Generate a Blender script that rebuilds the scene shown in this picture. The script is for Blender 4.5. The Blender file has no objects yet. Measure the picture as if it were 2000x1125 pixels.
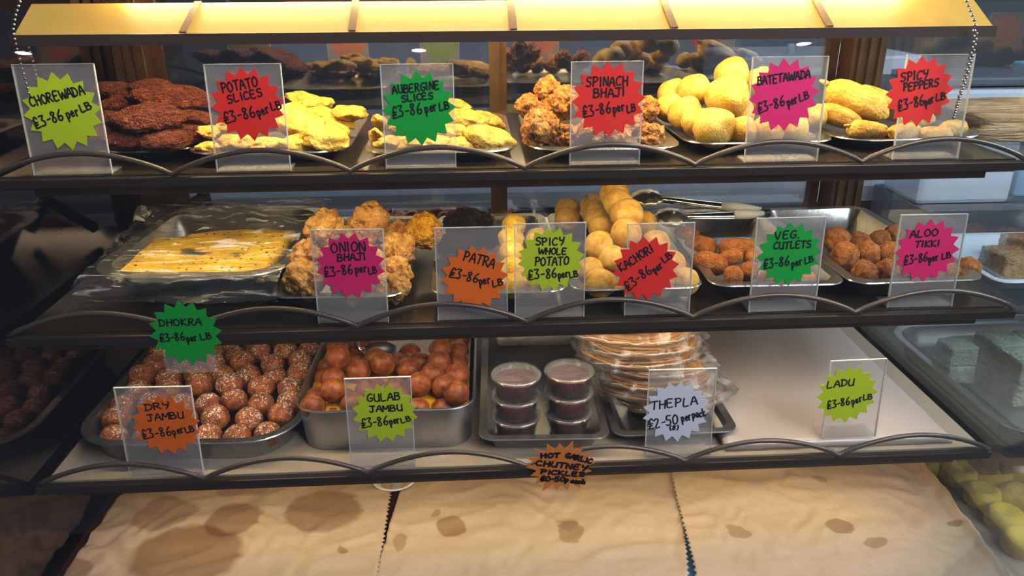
import bpy, bmesh, math, random
from mathutils import Vector, Matrix, noise
random.seed(7)
PI = math.pi
sc = bpy.context.scene
COL = sc.collection

# ------------------------------------------------------------------ camera
F = 1526.0
PITCH, YAW, ROLL = math.radians(22.39), math.radians(3.126), math.radians(-0.304)
CAM = Vector((-0.0543, 0.0, 1.45))
_f = Vector((math.sin(YAW)*math.cos(PITCH), math.cos(YAW)*math.cos(PITCH), -math.sin(PITCH)))
_r0 = Vector((math.cos(YAW), -math.sin(YAW), 0)); _u0 = _r0.cross(_f)
_R = _r0*math.cos(ROLL) + _u0*math.sin(ROLL)
_U = _u0*math.cos(ROLL) - _r0*math.sin(ROLL)
cd = bpy.data.cameras.new('camera'); cam = bpy.data.objects.new('camera', cd); COL.objects.link(cam)
cd.sensor_width = 36; cd.lens = 36*F/2000; cd.clip_start = 0.02
cam.matrix_world = Matrix(((_R.x, _U.x, -_f.x, CAM.x), (_R.y, _U.y, -_f.y, CAM.y), (_R.z, _U.z, -_f.z, CAM.z), (0, 0, 0, 1)))
sc.camera = cam

# ------------------------------------------------------------------ world, fill lights, exposure
w = bpy.data.worlds.new('shop_ambient'); sc.world = w; w.use_nodes = True
WB = w.node_tree.nodes['Background']; WB.inputs[0].default_value = (0.50, 0.58, 0.75, 1); WB.inputs[1].default_value = 0.22
def area(name, loc, aim, sx, sy, power, col):
    l = bpy.data.lights.new(name, 'AREA'); l.shape = 'RECTANGLE'; l.size = sx; l.size_y = sy; l.energy = power; l.color = col
    o = bpy.data.objects.new(name, l); COL.objects.link(o); o.location = loc
    o.rotation_euler = (Vector(aim)-Vector(loc)).to_track_quat('-Z', 'Y').to_euler(); return o
area('assumed_front_fill', (1.5, -0.9, 3.0), (0.15, 0.8, 1.1), 1.6, 1.2, 105, (0.90, 0.93, 1.0))  # assumed light from the shop side, unseen; added to brighten the sign fronts
area('back_room_fill', (0.25, 1.55, 2.5), (0.15, 1.75, 0.9), 1.2, 0.5, 17, (0.78, 0.86, 1.0))  # unseen fill, aimed to brighten the counter behind the doors
area('neighbour_case_fill', (.95, .72, 1.50), (.86, .92, 0.8), 0.5, .06, 6.5, (0.86, 0.95, 1.0))  # unseen fill added to brighten the barfi and penda
TUBE_STRENGTH, STRIP1, STRIP2, STRIP3 = 105.0, 31.0, 29.0, 17.0
sc.view_settings.view_transform = 'Standard'; sc.view_settings.look = 'None'
sc.view_settings.gamma = 1.0; sc.view_settings.use_curve_mapping = False
sc.view_settings.exposure = 0.0
sc.cycles.transparent_max_bounces = 40
sc.cycles.max_bounces = 8
sc.cycles.caustics_reflective = False; sc.cycles.caustics_refractive = False
sc.cycles.sample_clamp_indirect = 4.0

# ------------------------------------------------------------------ helpers
def ray(px, py):
    return (_R*((px-1000)/F) - _U*((py-562.5)/F) + _f)
def on_z(px, py, z):
    d = ray(px, py); return CAM + d*((z-CAM.z)/d.z)
def on_y(px, py, y):
    d = ray(px, py); return CAM + d*((y-CAM.y)/d.y)
def on_plane(px, py, p0, n):
    d = ray(px, py); return CAM + d*((p0-CAM).dot(n)/d.dot(n))
def depth_of(p): return (Vector(p)-CAM).dot(_f)
def px_size(p, px): return px*depth_of(p)/F
def project(p):
    c = Vector(p)-CAM; z = c.dot(_f)
    return 1000+F*c.dot(_R)/z, 562.5-F*c.dot(_U)/z
def sstep(a, b, x):
    t = min(1, max(0, (x-a)/(b-a))); return t*t*(3-2*t)
def nz(p, s, o=0.0): return noise.noise(Vector(p)*s + Vector((o, o*1.7, -o)))
def fbm(p, s, o=0.0):
    return nz(p, s, o) + .5*nz(p, s*2.1, o+3) + .25*nz(p, s*4.3, o+7)

def tag(o, label, cat, group=None, kind=None):
    o['label'] = label; o['category'] = cat
    if group: o['group'] = group
    if kind: o['kind'] = kind
    return o
def mesh_obj(name, verts, faces, mat, parent=None, smooth=True, loc=None):
    me = bpy.data.meshes.new(name); me.from_pydata([tuple(v) for v in verts], [], faces); me.update()
    return link_mesh(name, me, mat, parent, smooth, loc)
def link_mesh(name, me, mat, parent=None, smooth=True, loc=None):
    for p in me.polygons: p.use_smooth = smooth
    if mat is not None and len(me.materials) == 0: me.materials.append(mat)
    o = bpy.data.objects.new(name, me); COL.objects.link(o)
    if parent: o.parent = parent
    if loc is not None: o.location = loc
    return o
def bm_obj(name, bm, mat, parent=None, smooth=True, loc=None):
    bmesh.ops.recalc_face_normals(bm, faces=bm.faces)
    me = bpy.data.meshes.new(name); bm.to_mesh(me); bm.free()
    return link_mesh(name, me, mat, parent, smooth, loc)
def empty(name, loc, rz=0.0):
    o = bpy.data.objects.new(name, None); COL.objects.link(o); o.location = loc; o.rotation_euler = (0, 0, rz); o.empty_display_size = .01
    return o
def add_box(bm, lo, hi, bev=0.0):
    r = bmesh.ops.create_cube(bm, size=1.0); vs = r['verts']
    c = [(lo[i]+hi[i])/2 for i in range(3)]; s = [hi[i]-lo[i] for i in range(3)]
    for v in vs: v.co = Vector((c[0]+v.co.x*s[0], c[1]+v.co.y*s[1], c[2]+v.co.z*s[2]))
    if bev > 0:
        es = list({e for v in vs for e in v.link_edges})
        bmesh.ops.bevel(bm, geom=es, offset=bev, segments=2, affect='EDGES', profile=.5)
def box(name, lo, hi, mat, parent=None, bev=0.0):
    bm = bmesh.new(); add_box(bm, lo, hi, bev); return bm_obj(name, bm, mat, parent, smooth=False)
def add_tube(bm, pts, r, seg=10, caps=True):
    pts = [Vector(p) for p in pts]; n = len(pts); rings = []
    t0 = (pts[1]-pts[0]).normalized(); up = Vector((0, 0, 1)) if abs(t0.z) < .9 else Vector((0, 1, 0))
    for i, p in enumerate(pts):
        t = (pts[min(i+1, n-1)]-pts[max(i-1, 0)]).normalized()
        a = t.cross(up).normalized(); b = a.cross(t); rr = r[i] if isinstance(r, (list, tuple)) else r
        rings.append([bm.verts.new(p + a*(math.cos(2*PI*k/seg)*rr) + b*(math.sin(2*PI*k/seg)*rr)) for k in range(seg)])
    for i in range(n-1):
        for k in range(seg):
            bm.faces.new((rings[i][k], rings[i][(k+1) % seg], rings[i+1][(k+1) % seg], rings[i+1][k]))
    if caps: bm.faces.new(rings[0][::-1]); bm.faces.new(rings[-1])
def add_lathe(bm, prof, seg=36, c=(0, 0, 0)):
    rings = []
    for (r, z) in prof:
        if r < 1e-6: rings.append([bm.verts.new((c[0], c[1], c[2]+z))])
        else: rings.append([bm.verts.new((c[0]+r*math.cos(2*PI*k/seg), c[1]+r*math.sin(2*PI*k/seg), c[2]+z)) for k in range(seg)])
    for a, b in zip(rings, rings[1:]):
        for k in range(seg):
            k2 = (k+1) % seg
            if len(a) == 1 and len(b) == 1: continue
            if len(a) == 1: bm.faces.new((a[0], b[k2], b[k]))
            elif len(b) == 1: bm.faces.new((a[k], a[k2], b[0]))
            else: bm.faces.new((a[k], a[k2], b[k2], b[k]))
def add_sphere(bm, c, r, u=10, v=6):
    m = Matrix.Translation(Vector(c)); bmesh.ops.create_uvsphere(bm, u_segments=u, v_segments=v, radius=r, matrix=m)

# ------------------------------------------------------------------ materials
def srgb(r, g, b):
    def c(x):
        x /= 255.0; return x/12.92 if x <= .04045 else ((x+.055)/1.055)**2.4
    return (c(r), c(g), c(b), 1)
def new_mat(name):
    m = bpy.data.materials.new(name); m.use_nodes = True; nt = m.node_tree
    return m, nt, nt.nodes['Principled BSDF'], nt.nodes['Material Output']
def plain(name, col, rough=.5, metal=0.0, spec=.5, bump=0.0, bscale=60.0, var=0.0, vscale=8.0):
    m, nt, p, out = new_mat(name)
    p.inputs['Base Color'].default_value = col; p.inputs['Roughness'].default_value = rough
    p.inputs['Metallic'].default_value = metal; p.inputs['Specular IOR Level'].default_value = spec
    tc = nt.nodes.new('ShaderNodeTexCoord')
    if bump > 0:
        n = nt.nodes.new('ShaderNodeTexNoise'); n.inputs['Scale'].default_value = bscale; n.inputs['Detail'].default_value = 5
        b = nt.nodes.new('ShaderNodeBump'); b.inputs['Strength'].default_value = bump; b.inputs['Distance'].default_value = .002
        nt.links.new(tc.outputs['Object'], n.inputs['Vector']); nt.links.new(n.outputs['Fac'], b.inputs['Height']); nt.links.new(b.outputs['Normal'], p.inputs['Normal'])
    if var > 0:
        n = nt.nodes.new('ShaderNodeTexNoise'); n.inputs['Scale'].default_value = vscale; n.inputs['Detail'].default_value = 6
        r = nt.nodes.new('ShaderNodeValToRGB'); r.color_ramp.elements[0].position = .3; r.color_ramp.elements[1].position = .7
        r.color_ramp.elements[0].color = tuple(c*(1-var) for c in col[:3])+(1,); r.color_ramp.elements[1].color = tuple(min(1, c*(1+var)) for c in col[:3])+(1,)
        nt.links.new(tc.outputs['Object'], n.inputs['Vector']); nt.links.new(n.outputs['Fac'], r.inputs[0]); nt.links.new(r.outputs[0], p.inputs['Base Color'])
    return m
def food(name, dark, mid, light, scale=3.0, rough=.55, bump=.5, bscale=12.0, dist=.06, spots=None, spot_scale=9, spot_size=.16, sss=.0, spec=.4, vary=.12):
    """Fried-dough look: two noises mixed over three crust colours, pimpled bump, a little change from piece to piece."""
    m, nt, p, out = new_mat(name); N, L = nt.nodes, nt.links
    tc = N.new('ShaderNodeTexCoord'); oi = N.new('ShaderNodeObjectInfo')
    add = N.new('ShaderNodeVectorMath'); add.operation = 'ADD'
    mul = N.new('ShaderNodeMath'); mul.operation = 'MULTIPLY'; mul.inputs[1].default_value = 37.0
    L.new(oi.outputs['Random'], mul.inputs[0]); L.new(tc.outputs['Object'], add.inputs[0]); L.new(mul.outputs[0], add.inputs[1])
    n1 = N.new('ShaderNodeTexNoise'); n1.inputs['Scale'].default_value = scale; n1.inputs['Detail'].default_value = 6; n1.inputs['Roughness'].default_value = .62
    L.new(add.outputs[0], n1.inputs['Vector'])
    r = N.new('ShaderNodeValToRGB'); e = r.color_ramp.elements
    e[0].position = .32; e[0].color = dark; e[1].position = .68; e[1].color = light
    k = e.new(.5); k.color = mid
    L.new(n1.outputs['Fac'], r.inputs[0]); colour = r.outputs[0]
    if spots is not None:
        v = N.new('ShaderNodeTexVoronoi'); v.inputs['Scale'].default_value = spot_scale; L.new(add.outputs[0], v.inputs['Vector'])
        rr = N.new('ShaderNodeValToRGB'); rr.color_ramp.elements[0].position = spot_size*.6; rr.color_ramp.elements[0].color = (1, 1, 1, 1)
        rr.color_ramp.elements[1].position = spot_size; rr.color_ramp.elements[1].color = (0, 0, 0, 1)
        L.new(v.outputs['Distance'], rr.inputs[0])
        mx = N.new('ShaderNodeMix'); mx.data_type = 'RGBA'; L.new(rr.outputs[0], mx.inputs[0]); L.new(colour, mx.inputs[6]); mx.inputs[7].default_value = spots
        colour = mx.outputs[2]
    hs = N.new('ShaderNodeHueSaturation'); mr = N.new('ShaderNodeMapRange'); mr.inputs[3].default_value = 1-vary; mr.inputs[4].default_value = 1+vary
    L.new(oi.outputs['Random'], mr.inputs[0]); L.new(mr.outputs[0], hs.inputs['Value']); L.new(colour, hs.inputs['Color'])
    L.new(hs.outputs[0], p.inputs['Base Color'])
    n2 = N.new('ShaderNodeTexNoise'); n2.inputs['Scale'].default_value = bscale; n2.inputs['Detail'].default_value = 4; L.new(add.outputs[0], n2.inputs['Vector'])
    b = N.new('ShaderNodeBump'); b.inputs['Strength'].default_value = bump; b.inputs['Distance'].default_value = dist
    L.new(n2.outputs['Fac'], b.inputs['Height']); L.new(b.outputs['Normal'], p.inputs['Normal'])
    p.inputs['Roughness'].default_value = rough; p.inputs['Specular IOR Level'].default_value = spec
    if sss > 0:
        p.inputs['Subsurface Weight'].default_value = sss; p.inputs['Subsurface Radius'].default_value = (1, .5, .2); p.inputs['Subsurface Scale'].default_value = .004
    return m
def clear(name, fac, white=.9, diff=(0.8, 0.8, 0.8, 1), dfac=.0, rough=.02, tint=(1, 1, 1, 1), bump=0.0, bscale=30.0, stretch=(1, 1, 1), glare_streak=0.0):
    """Clear pane or film: mostly see-through, some mirror (fac) and a little milky scatter (dfac)."""
    m = bpy.data.materials.new(name); m.use_nodes = True; nt = m.node_tree; N, L = nt.nodes, nt.links
    N.remove(N['Principled BSDF']); out = N['Material Output']
    t = N.new('ShaderNodeBsdfTransparent'); t.inputs[0].default_value = tint
    g = N.new('ShaderNodeBsdfGlossy'); g.inputs['Roughness'].default_value = rough; g.inputs[0].default_value = (white, white, white, 1)
    d = N.new('ShaderNodeBsdfDiffuse'); d.inputs[0].default_value = diff
    lw = N.new('ShaderNodeFresnel'); lw.inputs[0].default_value = 1.45
    mm = N.new('ShaderNodeMath'); mm.operation = 'MULTIPLY_ADD'; mm.inputs[1].default_value = .5; mm.inputs[2].default_value = fac
    L.new(lw.outputs[0], mm.inputs[0])
    m1 = N.new('ShaderNodeMixShader'); L.new(mm.outputs[0], m1.inputs[0]); L.new(t.outputs[0], m1.inputs[1]); L.new(g.outputs[0], m1.inputs[2])
    m2 = N.new('ShaderNodeMixShader'); m2.inputs[0].default_value = dfac; L.new(m1.outputs[0], m2.inputs[1]); L.new(d.outputs[0], m2.inputs[2])
    tc = N.new('ShaderNodeTexCoord'); mp = N.new('ShaderNodeMapping'); mp.inputs['Scale'].default_value = stretch; L.new(tc.outputs['Object'], mp.inputs[0])
    if bump > 0:
        n = N.new('ShaderNodeTexNoise'); n.inputs['Scale'].default_value = bscale; n.inputs['Detail'].default_value = 4; n.inputs['Distortion'].default_value = .8
        L.new(mp.outputs[0], n.inputs['Vector'])
        b = N.new('ShaderNodeBump'); b.inputs['Strength'].default_value = bump; b.inputs['Distance'].default_value = .004
        L.new(n.outputs['Fac'], b.inputs['Height']); L.new(b.outputs['Normal'], g.inputs['Normal'])
        if glare_streak > 0:  # bright glare of the crinkles mixed in as pale diffuse colour
            r = N.new('ShaderNodeValToRGB'); r.color_ramp.elements[0].position = .56; r.color_ramp.elements[0].color = (dfac, dfac, dfac, 1)
            r.color_ramp.elements[1].position = .68; r.color_ramp.elements[1].color = (glare_streak, glare_streak, glare_streak, 1)
            L.new(n.outputs['Fac'], r.inputs[0]); L.new(r.outputs[0], m2.inputs[0])
    L.new(m2.outputs[0], out.inputs['Surface']); return m
def emitter(name, col, strength):
    m = bpy.data.materials.new(name); m.use_nodes = True; nt = m.node_tree; nt.nodes.remove(nt.nodes['Principled BSDF'])
    e = nt.nodes.new('ShaderNodeEmission'); e.inputs[0].default_value = col; e.inputs[1].default_value = strength
    nt.links.new(e.outputs[0], nt.nodes['Material Output'].inputs[0]); return m

M = {}
M['bronze'] = plain('bronze_frame', srgb(96, 70, 44), .35, .6, var=.3, vscale=25)
M['brass'] = plain('worn_brass_strip', srgb(140, 108, 60), .4, .55, var=.35, vscale=30)
M['bar'] = plain('dark_bar_metal', srgb(66, 56, 48), .35, .6)
M['rail'] = plain('brown_rail_metal', srgb(92, 80, 70), .38, .5)
M['shelf_dark'] = plain('smoked_shelf', srgb(52, 44, 34), .16, .0, .9, var=.25, vscale=14)
M['shelf_pale'] = plain('pale_shelf', srgb(168, 152, 132), .35, .0, .5, var=.12, vscale=10)
M['deck'] = plain('dark_wood_deck', srgb(58, 26, 20), .4, 0, .4, var=.3, vscale=12)
M['smoked_mirror'] = plain('smoked_mirror_side', (.10, .075, .085, 1), .06, 1.0)
M['lip'] = plain('cream_lip', srgb(206, 164, 76), .45, 0, .4, var=.06, vscale=20)
M['lip_edge'] = plain('dark_lip_edge', srgb(58, 42, 34), .45)
M['shadow_bar'] = plain('brown_shadow_bar', srgb(120, 84, 48), .5)
M['white_paint'] = plain('white_paint', srgb(214, 222, 232), .45, var=.05, vscale=6)
M['grey_panel'] = plain('grey_panel', srgb(92, 100, 112), .5, var=.12, vscale=4)
M['wall'] = plain('back_wall_paint', srgb(92, 100, 104), .7, var=.2, vscale=3)
M['side_wall'] = plain('side_wall_paint', srgb(120, 118, 116), .7, var=.12, vscale=3)
M['floor'] = plain('floor_tiles', srgb(120, 126, 135), .5, var=.1, vscale=5)
M['black'] = plain('black_plastic', srgb(24, 24, 26), .35)
M['steel'] = plain('brushed_steel', srgb(196, 194, 190), .27, .96, bump=.12, bscale=90, var=.15, vscale=30)
M['steel_old'] = plain('worn_steel', srgb(170, 168, 164), .30, .96, bump=.15, bscale=60, var=.2, vscale=25)
M['alu'] = plain('dull_aluminium', srgb(172, 172, 176), .42, 1.0, bump=.1, bscale=120, var=.12, vscale=20)
M['chrome'] = plain('bright_chrome', srgb(214, 212, 210), .14, 1.0)
M['pane'] = clear('front_pane', .012, rough=.01)
M['side_pane'] = clear('side_pane', .02, rough=.01, tint=(.90, .95, .97, 1))
M['door_pane'] = clear('door_pane', .54, rough=.015, tint=(.80, .82, .84, 1))
M['acrylic'] = clear('clear_acrylic', .03, rough=.05, dfac=.13, diff=(.90, .82, .74, 1))
M['acrylic_edge'] = clear('acrylic_edge', .15, rough=.15, dfac=.55, diff=(.80, .80, .74, 1))
M['film'] = clear('cling_film', .06, rough=.14, dfac=.015, bump=1.0, bscale=75, stretch=(.22, 1.9, 1), glare_streak=.45)
M['bag'] = clear('clear_bag', .05, rough=.12, dfac=.04, bump=1.0, bscale=45, stretch=(1, .6, 1), glare_streak=.30, diff=(.9, .87, .82, 1))
M['wrapped'] = plain('wrapped_board', srgb(186, 172, 164), .30, 0, .6, bump=.35, bscale=14, var=.10, vscale=6)
M['pot'] = clear('clear_pot', .06, rough=.06, dfac=.05, diff=(.9, .9, .9, 1))
M['ink'] = plain('black_marker', srgb(22, 24, 30), .5, 0, .3)
def card(n, c): M[n] = plain('card_'+n, srgb(*c), .6, 0, .3, var=.03, vscale=30)
card('lime', (188, 206, 28)); card('red', (236, 46, 36)); card('green', (6, 158, 52)); card('pink', (226, 34, 104))
card('orange', (240, 106, 16)); card('white', (214, 214, 226)); card('kraft', (218, 124, 44))

M['chorewada'] = food('chorewada_crust', srgb(96, 40, 18), srgb(152, 72, 38), srgb(196, 108, 62), 5, .6, .9, 16, .10)
M['potato'] = food('potato_batter', srgb(196, 142, 30), srgb(222, 178, 66), srgb(234, 198, 98), 2.2, .5, .35, 7, .08, sss=.15)
M['aubergine'] = food('aubergine_batter', srgb(178, 130, 36), srgb(212, 168, 70), srgb(226, 188, 98), 2.0, .5, .35, 7, .08, sss=.15)
M['spinach'] = food('spinach_bhaji_crust', srgb(122, 68, 24), srgb(186, 122, 54), srgb(216, 166, 94), 1.6, .5, .5, 5, .12, spots=srgb(88, 42, 14), spot_scale=4, spot_size=.14)
M['batetawada'] = food('batetawada_crust', srgb(208, 156, 44), srgb(230, 186, 80), srgb(238, 204, 110), 1.6, .42, .25, 9, .06, sss=.15)
M['pepper'] = food('pepper_batter', srgb(204, 146, 42), srgb(228, 178, 70), srgb(238, 198, 98), 2.2, .45, .3, 9, .06, spots=srgb(190, 120, 36), spot_scale=3.2, spot_size=.10, sss=.1)
M['onion'] = food('onion_bhaji_crust', srgb(152, 94, 34), srgb(200, 144, 68), srgb(224, 180, 106), 1.3, .42, .45, 4, .12)
M['onion_gold'] = food('golden_bhaji_crust', srgb(198, 116, 10), srgb(234, 164, 24), srgb(244, 190, 60), 2.4, .45, .7, 7, .12)
M['patra'] = food('patra_crust', srgb(24, 14, 12), srgb(46, 26, 22), srgb(76, 44, 34), 3.5, .6, .9, 9, .14)
M['whole_potato'] = food('whole_potato_crust', srgb(226, 168, 24), srgb(244, 200, 66), srgb(248, 218, 110), 1.8, .5, .3, 9, .06)
M['kachori'] = food('kachori_crust', srgb(196, 136, 48), srgb(228, 178, 84), srgb(242, 206, 124), 1.5, .6, .5, 34, .05, vary=.08)
M['cutlet'] = food('cutlet_crust', srgb(126, 62, 18), srgb(182, 106, 38), srgb(204, 132, 56), 2.2, .5, .5, 12, .08, spots=srgb(92, 40, 14), spot_scale=3.2, spot_size=.12)
M['tikki'] = food('tikki_crust', srgb(120, 62, 20), srgb(174, 106, 44), srgb(200, 136, 68), 2.4, .55, .6, 11, .10, spots=srgb(84, 38, 14), spot_scale=3.6, spot_size=.13)
M['gulab'] = food('gulab_skin', srgb(92, 42, 16), srgb(128, 66, 27), srgb(156, 90, 40), 2.0, .34, .12, 20, .03, spec=.25)
M['penda'] = food('penda_yellow', srgb(236, 200, 50), srgb(246, 216, 76), srgb(250, 226, 104), 2.0, .6, .3, 10, .05)
M['barfi'] = food('barfi_grey', srgb(120, 132, 110), srgb(156, 164, 142), srgb(180, 184, 164), 4, .7, .5, 12, .06)
M['barfi_brown'] = food('barfi_brown', srgb(150, 112, 72), srgb(184, 144, 100), srgb(212, 176, 132), 5, .7, .6, 14, .06)
M['flatbread'] = food('flatbread_dough', srgb(118, 72, 22), srgb(168, 112, 40), srgb(198, 146, 62), 26, .6, .5, 60, .004, spots=srgb(120, 70, 24), spot_scale=60, spot_size=.2, vary=.06)
M['chutney'] = food('chutney_red', srgb(70, 14, 12), srgb(122, 34, 26), srgb(158, 66, 46), 60, .4, .9, 130, .004)
M['syrup'] = plain('golden_syrup', srgb(206, 150, 20), .06, 0, .8, var=.15, vscale=18)
M['coconut_crumb'] = plain('coconut_flake', srgb(232, 222, 206), .7)

def jambu_material():
    """Brown fried ball; dry coconut clings to its upper half as pale shreds."""
    m = food('dry_jambu_skin', srgb(98, 42, 14), srgb(142, 72, 27), srgb(184, 112, 46), 1.8, .45, .3, 18, .04)
    nt = m.node_tree; N, L = nt.nodes, nt.links; p = N['Principled BSDF']
    src = p.inputs['Base Color'].links[0].from_socket
    tc = N.new('ShaderNodeTexCoord'); oi = N.new('ShaderNodeObjectInfo')
    add = N.new('ShaderNodeVectorMath'); add.operation = 'ADD'; mu = N.new('ShaderNodeMath'); mu.operation = 'MULTIPLY'; mu.inputs[1].default_value = 53
    L.new(oi.outputs['Random'], mu.inputs[0]); L.new(tc.outputs['Object'], add.inputs[0]); L.new(mu.outputs[0], add.inputs[1])
    v = N.new('ShaderNodeTexNoise'); v.inputs['Scale'].default_value = 7.0; v.inputs['Detail'].default_value = 2; v.inputs['Roughness'].default_value = .7
    v.inputs['Distortion'].default_value = .6
    L.new(add.outputs[0], v.inputs['Vector'])
    big = N.new('ShaderNodeTexNoise'); big.inputs['Scale'].default_value = 1.6; L.new(add.outputs[0], big.inputs['Vector'])
    sx = N.new('ShaderNodeSeparateXYZ'); L.new(tc.outputs['Object'], sx.inputs[0])
    h = N.new('ShaderNodeMath'); h.operation = 'MULTIPLY_ADD'; h.inputs[1].default_value = .11; h.inputs[2].default_value = -.05; L.new(sx.outputs['Z'], h.inputs[0])
    b2 = N.new('ShaderNodeMath'); b2.operation = 'MULTIPLY_ADD'; b2.inputs[1].default_value = .24; L.new(big.outputs['Fac'], b2.inputs[0]); L.new(h.outputs[0], b2.inputs[2])
    s = N.new('ShaderNodeMath'); s.operation = 'ADD'; L.new(v.outputs['Fac'], s.inputs[0]); L.new(b2.outputs[0], s.inputs[1])
    r = N.new('ShaderNodeValToRGB'); r.color_ramp.elements[0].position = .715; r.color_ramp.elements[1].position = .745; L.new(s.outputs[0], r.inputs[0])
    mx = N.new('ShaderNodeMix'); mx.data_type = 'RGBA'; L.new(r.outputs[0], mx.inputs[0]); L.new(src, mx.inputs[6]); mx.inputs[7].default_value = srgb(238, 226, 206)
    L.new(mx.outputs[2], p.inputs['Base Color']); return m
M['jambu'] = jambu_material()

def paper_material(name, base, stains):
    """Brown kraft paper with grease stains of their own shape: stains = (u, v, ru, rv, strength), u and v across and along the sheet."""
    m, nt, p, out = new_mat(name); N, L = nt.nodes, nt.links
    uv = N.new('ShaderNodeUVMap'); n = N.new('ShaderNodeTexNoise'); n.inputs['Scale'].default_value = 7; n.inputs['Detail'].default_value = 4
    L.new(uv.outputs[0], n.inputs['Vector'])
    ofs = N.new('ShaderNodeVectorMath'); ofs.operation = 'MULTIPLY_ADD'; ofs.inputs[1].default_value = (.09, .09, 0); L.new(n.outputs['Color'], ofs.inputs[0]); L.new(uv.outputs[0], ofs.inputs[2])
    fib = N.new('ShaderNodeTexNoise'); fib.inputs['Scale'].default_value = 60; fib.inputs['Detail'].default_value = 4; L.new(uv.outputs[0], fib.inputs['Vector'])
    col = N.new('ShaderNodeMix'); col.data_type = 'RGBA'; L.new(fib.outputs['Fac'], col.inputs[0])
    col.inputs[6].default_value = tuple(c*.9 for c in base[:3])+(1,); col.inputs[7].default_value = tuple(min(1, c*1.08) for c in base[:3])+(1,)
    cur = col.outputs[2]
    for (u, v, ru, rv, s) in stains:
        a = N.new('ShaderNodeVectorMath'); a.operation = 'SUBTRACT'; a.inputs[1].default_value = (u+.045, v+.045, 0); L.new(ofs.outputs[0], a.inputs[0])
        b = N.new('ShaderNodeVectorMath'); b.operation = 'MULTIPLY'; b.inputs[1].default_value = (1/ru, 1/rv, 0); L.new(a.outputs[0], b.inputs[0])
        l = N.new('ShaderNodeVectorMath'); l.operation = 'LENGTH'; L.new(b.outputs[0], l.inputs[0])
        r = N.new('ShaderNodeMapRange'); r.inputs[1].default_value = 1.0; r.inputs[2].default_value = .86; r.inputs[3].default_value = 0; r.inputs[4].default_value = s
        L.new(l.outputs['Value'], r.inputs[0])
        mx = N.new('ShaderNodeMix'); mx.data_type = 'RGBA'; mx.blend_type = 'MULTIPLY'; L.new(r.outputs[0], mx.inputs[0]); L.new(cur, mx.inputs[6]); mx.inputs[7].default_value = (.46, .30, .17, 1)
        cur = mx.outputs[2]
    L.new(cur, p.inputs['Base Color']); p.inputs['Roughness'].default_value = .6
    b = N.new('ShaderNodeBump'); b.inputs['Strength'].default_value = .12; b.inputs['Distance'].default_value = .001; L.new(fib.outputs['Fac'], b.inputs['Height']); L.new(b.outputs['Normal'], p.inputs['Normal'])
    return m

def dhokra_material():
    m = food('dhokra_sponge', srgb(216, 162, 12), srgb(238, 190, 30), srgb(246, 208, 64), 30, .5, .4, 90, .002, spots=srgb(30, 24, 18), spot_scale=120, spot_size=.24)
    nt = m.node_tree; N, L = nt.nodes, nt.links; p = N['Principled BSDF']; src = p.inputs['Base Color'].links[0].from_socket
    tc = N.new('ShaderNodeTexCoord'); n = N.new('ShaderNodeTexNoise'); n.inputs['Scale'].default_value = 22; n.inputs['Detail'].default_value = 5; L.new(tc.outputs['Object'], n.inputs['Vector'])
    r = N.new('ShaderNodeValToRGB'); r.color_ramp.elements[0].position = .61; r.color_ramp.elements[1].position = .69; L.new(n.outputs['Fac'], r.inputs[0])
    mx = N.new('ShaderNodeMix'); mx.data_type = 'RGBA'; L.new(r.outputs[0], mx.inputs[0]); L.new(src, mx.inputs[6]); mx.inputs[7].default_value = srgb(96, 84, 50)
    L.new(mx.outputs[2], p.inputs['Base Color']); return m
M['dhokra'] = dhokra_material()

WARM = (1.0, .74, .36, 1)
M['tube'] = emitter('tube_glow', (1.0, .78, .38, 1), TUBE_STRENGTH)
M['strip1'] = emitter('strip_glow_upper', (1.0, .78, .42, 1), STRIP1)
M['strip2'] = emitter('strip_glow_middle', (1.0, .82, .56, 1), STRIP2)
M['strip3'] = emitter('strip_glow_lower', (1.0, .78, .46, 1), STRIP3)

# ------------------------------------------------------------------ the setting
def struct(o, label, cat):
    o['kind'] = 'structure'; o['label'] = label; o['category'] = cat; return o
struct(box('floor', (-2.6, -2.6, -.02), (3.4, 3.2, 0), M['floor']), 'pale grey shop floor seen through the lowest gap of the sliding doors', 'floor')
struct(box('wall_back', (-2.6, 3.1, 0), (3.4, 3.2, 3.0), M['wall']), 'dark blue-grey wall far behind the sliding doors', 'wall')
struct(box('wall_right', (3.3, -2.6, 0), (3.4, 3.2, 3.0), M['side_wall']), 'grey wall beyond the neighbouring display case', 'wall')
struct(box('wall_left', (-2.6, -2.6, 0), (-2.5, 3.2, 3.0), M['side_wall']), 'grey wall beyond the dark side of the case', 'wall')

# ------------------------------------------------------------------ display cabinet
S1, S2, S3, DK = 1.268, 1.1215, .962, .850            # surfaces
Y1, Y2, Y3 = .745, .708, .690                          # their front edges
YB = 1.096                                             # sliding doors
cab = empty('display_cabinet', (0, .9, 0))
tag(cab, 'glass-fronted display cabinet with three wavy-railed shelves of snacks and bronze frame', 'display cabinet')
OX = Vector((0, -.9, 0))
def part(name, lo, hi, mat, parent=cab, bev=0.0, label=None):
    o = box(name, (lo[0], lo[1]-.9, lo[2]), (hi[0], hi[1]-.9, hi[2]), mat, parent, bev)
    if label: o['label'] = label
    return o
def glass_y(z): return .560 + .18*(z-1.264)
part('deck', (-.506, .47, DK-.04), (.506, 1.09, DK), M['deck'], label='dark wooden deck under the brown paper')
part('plinth', (-.52, .49, 0), (.52, 1.10, DK-.04), M['deck'])
bm = bmesh.new()
z0, z1 = DK, 1.47
for dy in (0, .005):
    pass
vs = [bm.verts.new((x, glass_y(z)-.9+dy, z)) for dy in (0, .005) for (x, z) in ((-.515, z0), (.515, z0), (.515, z1), (-.515, z1))]
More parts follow.
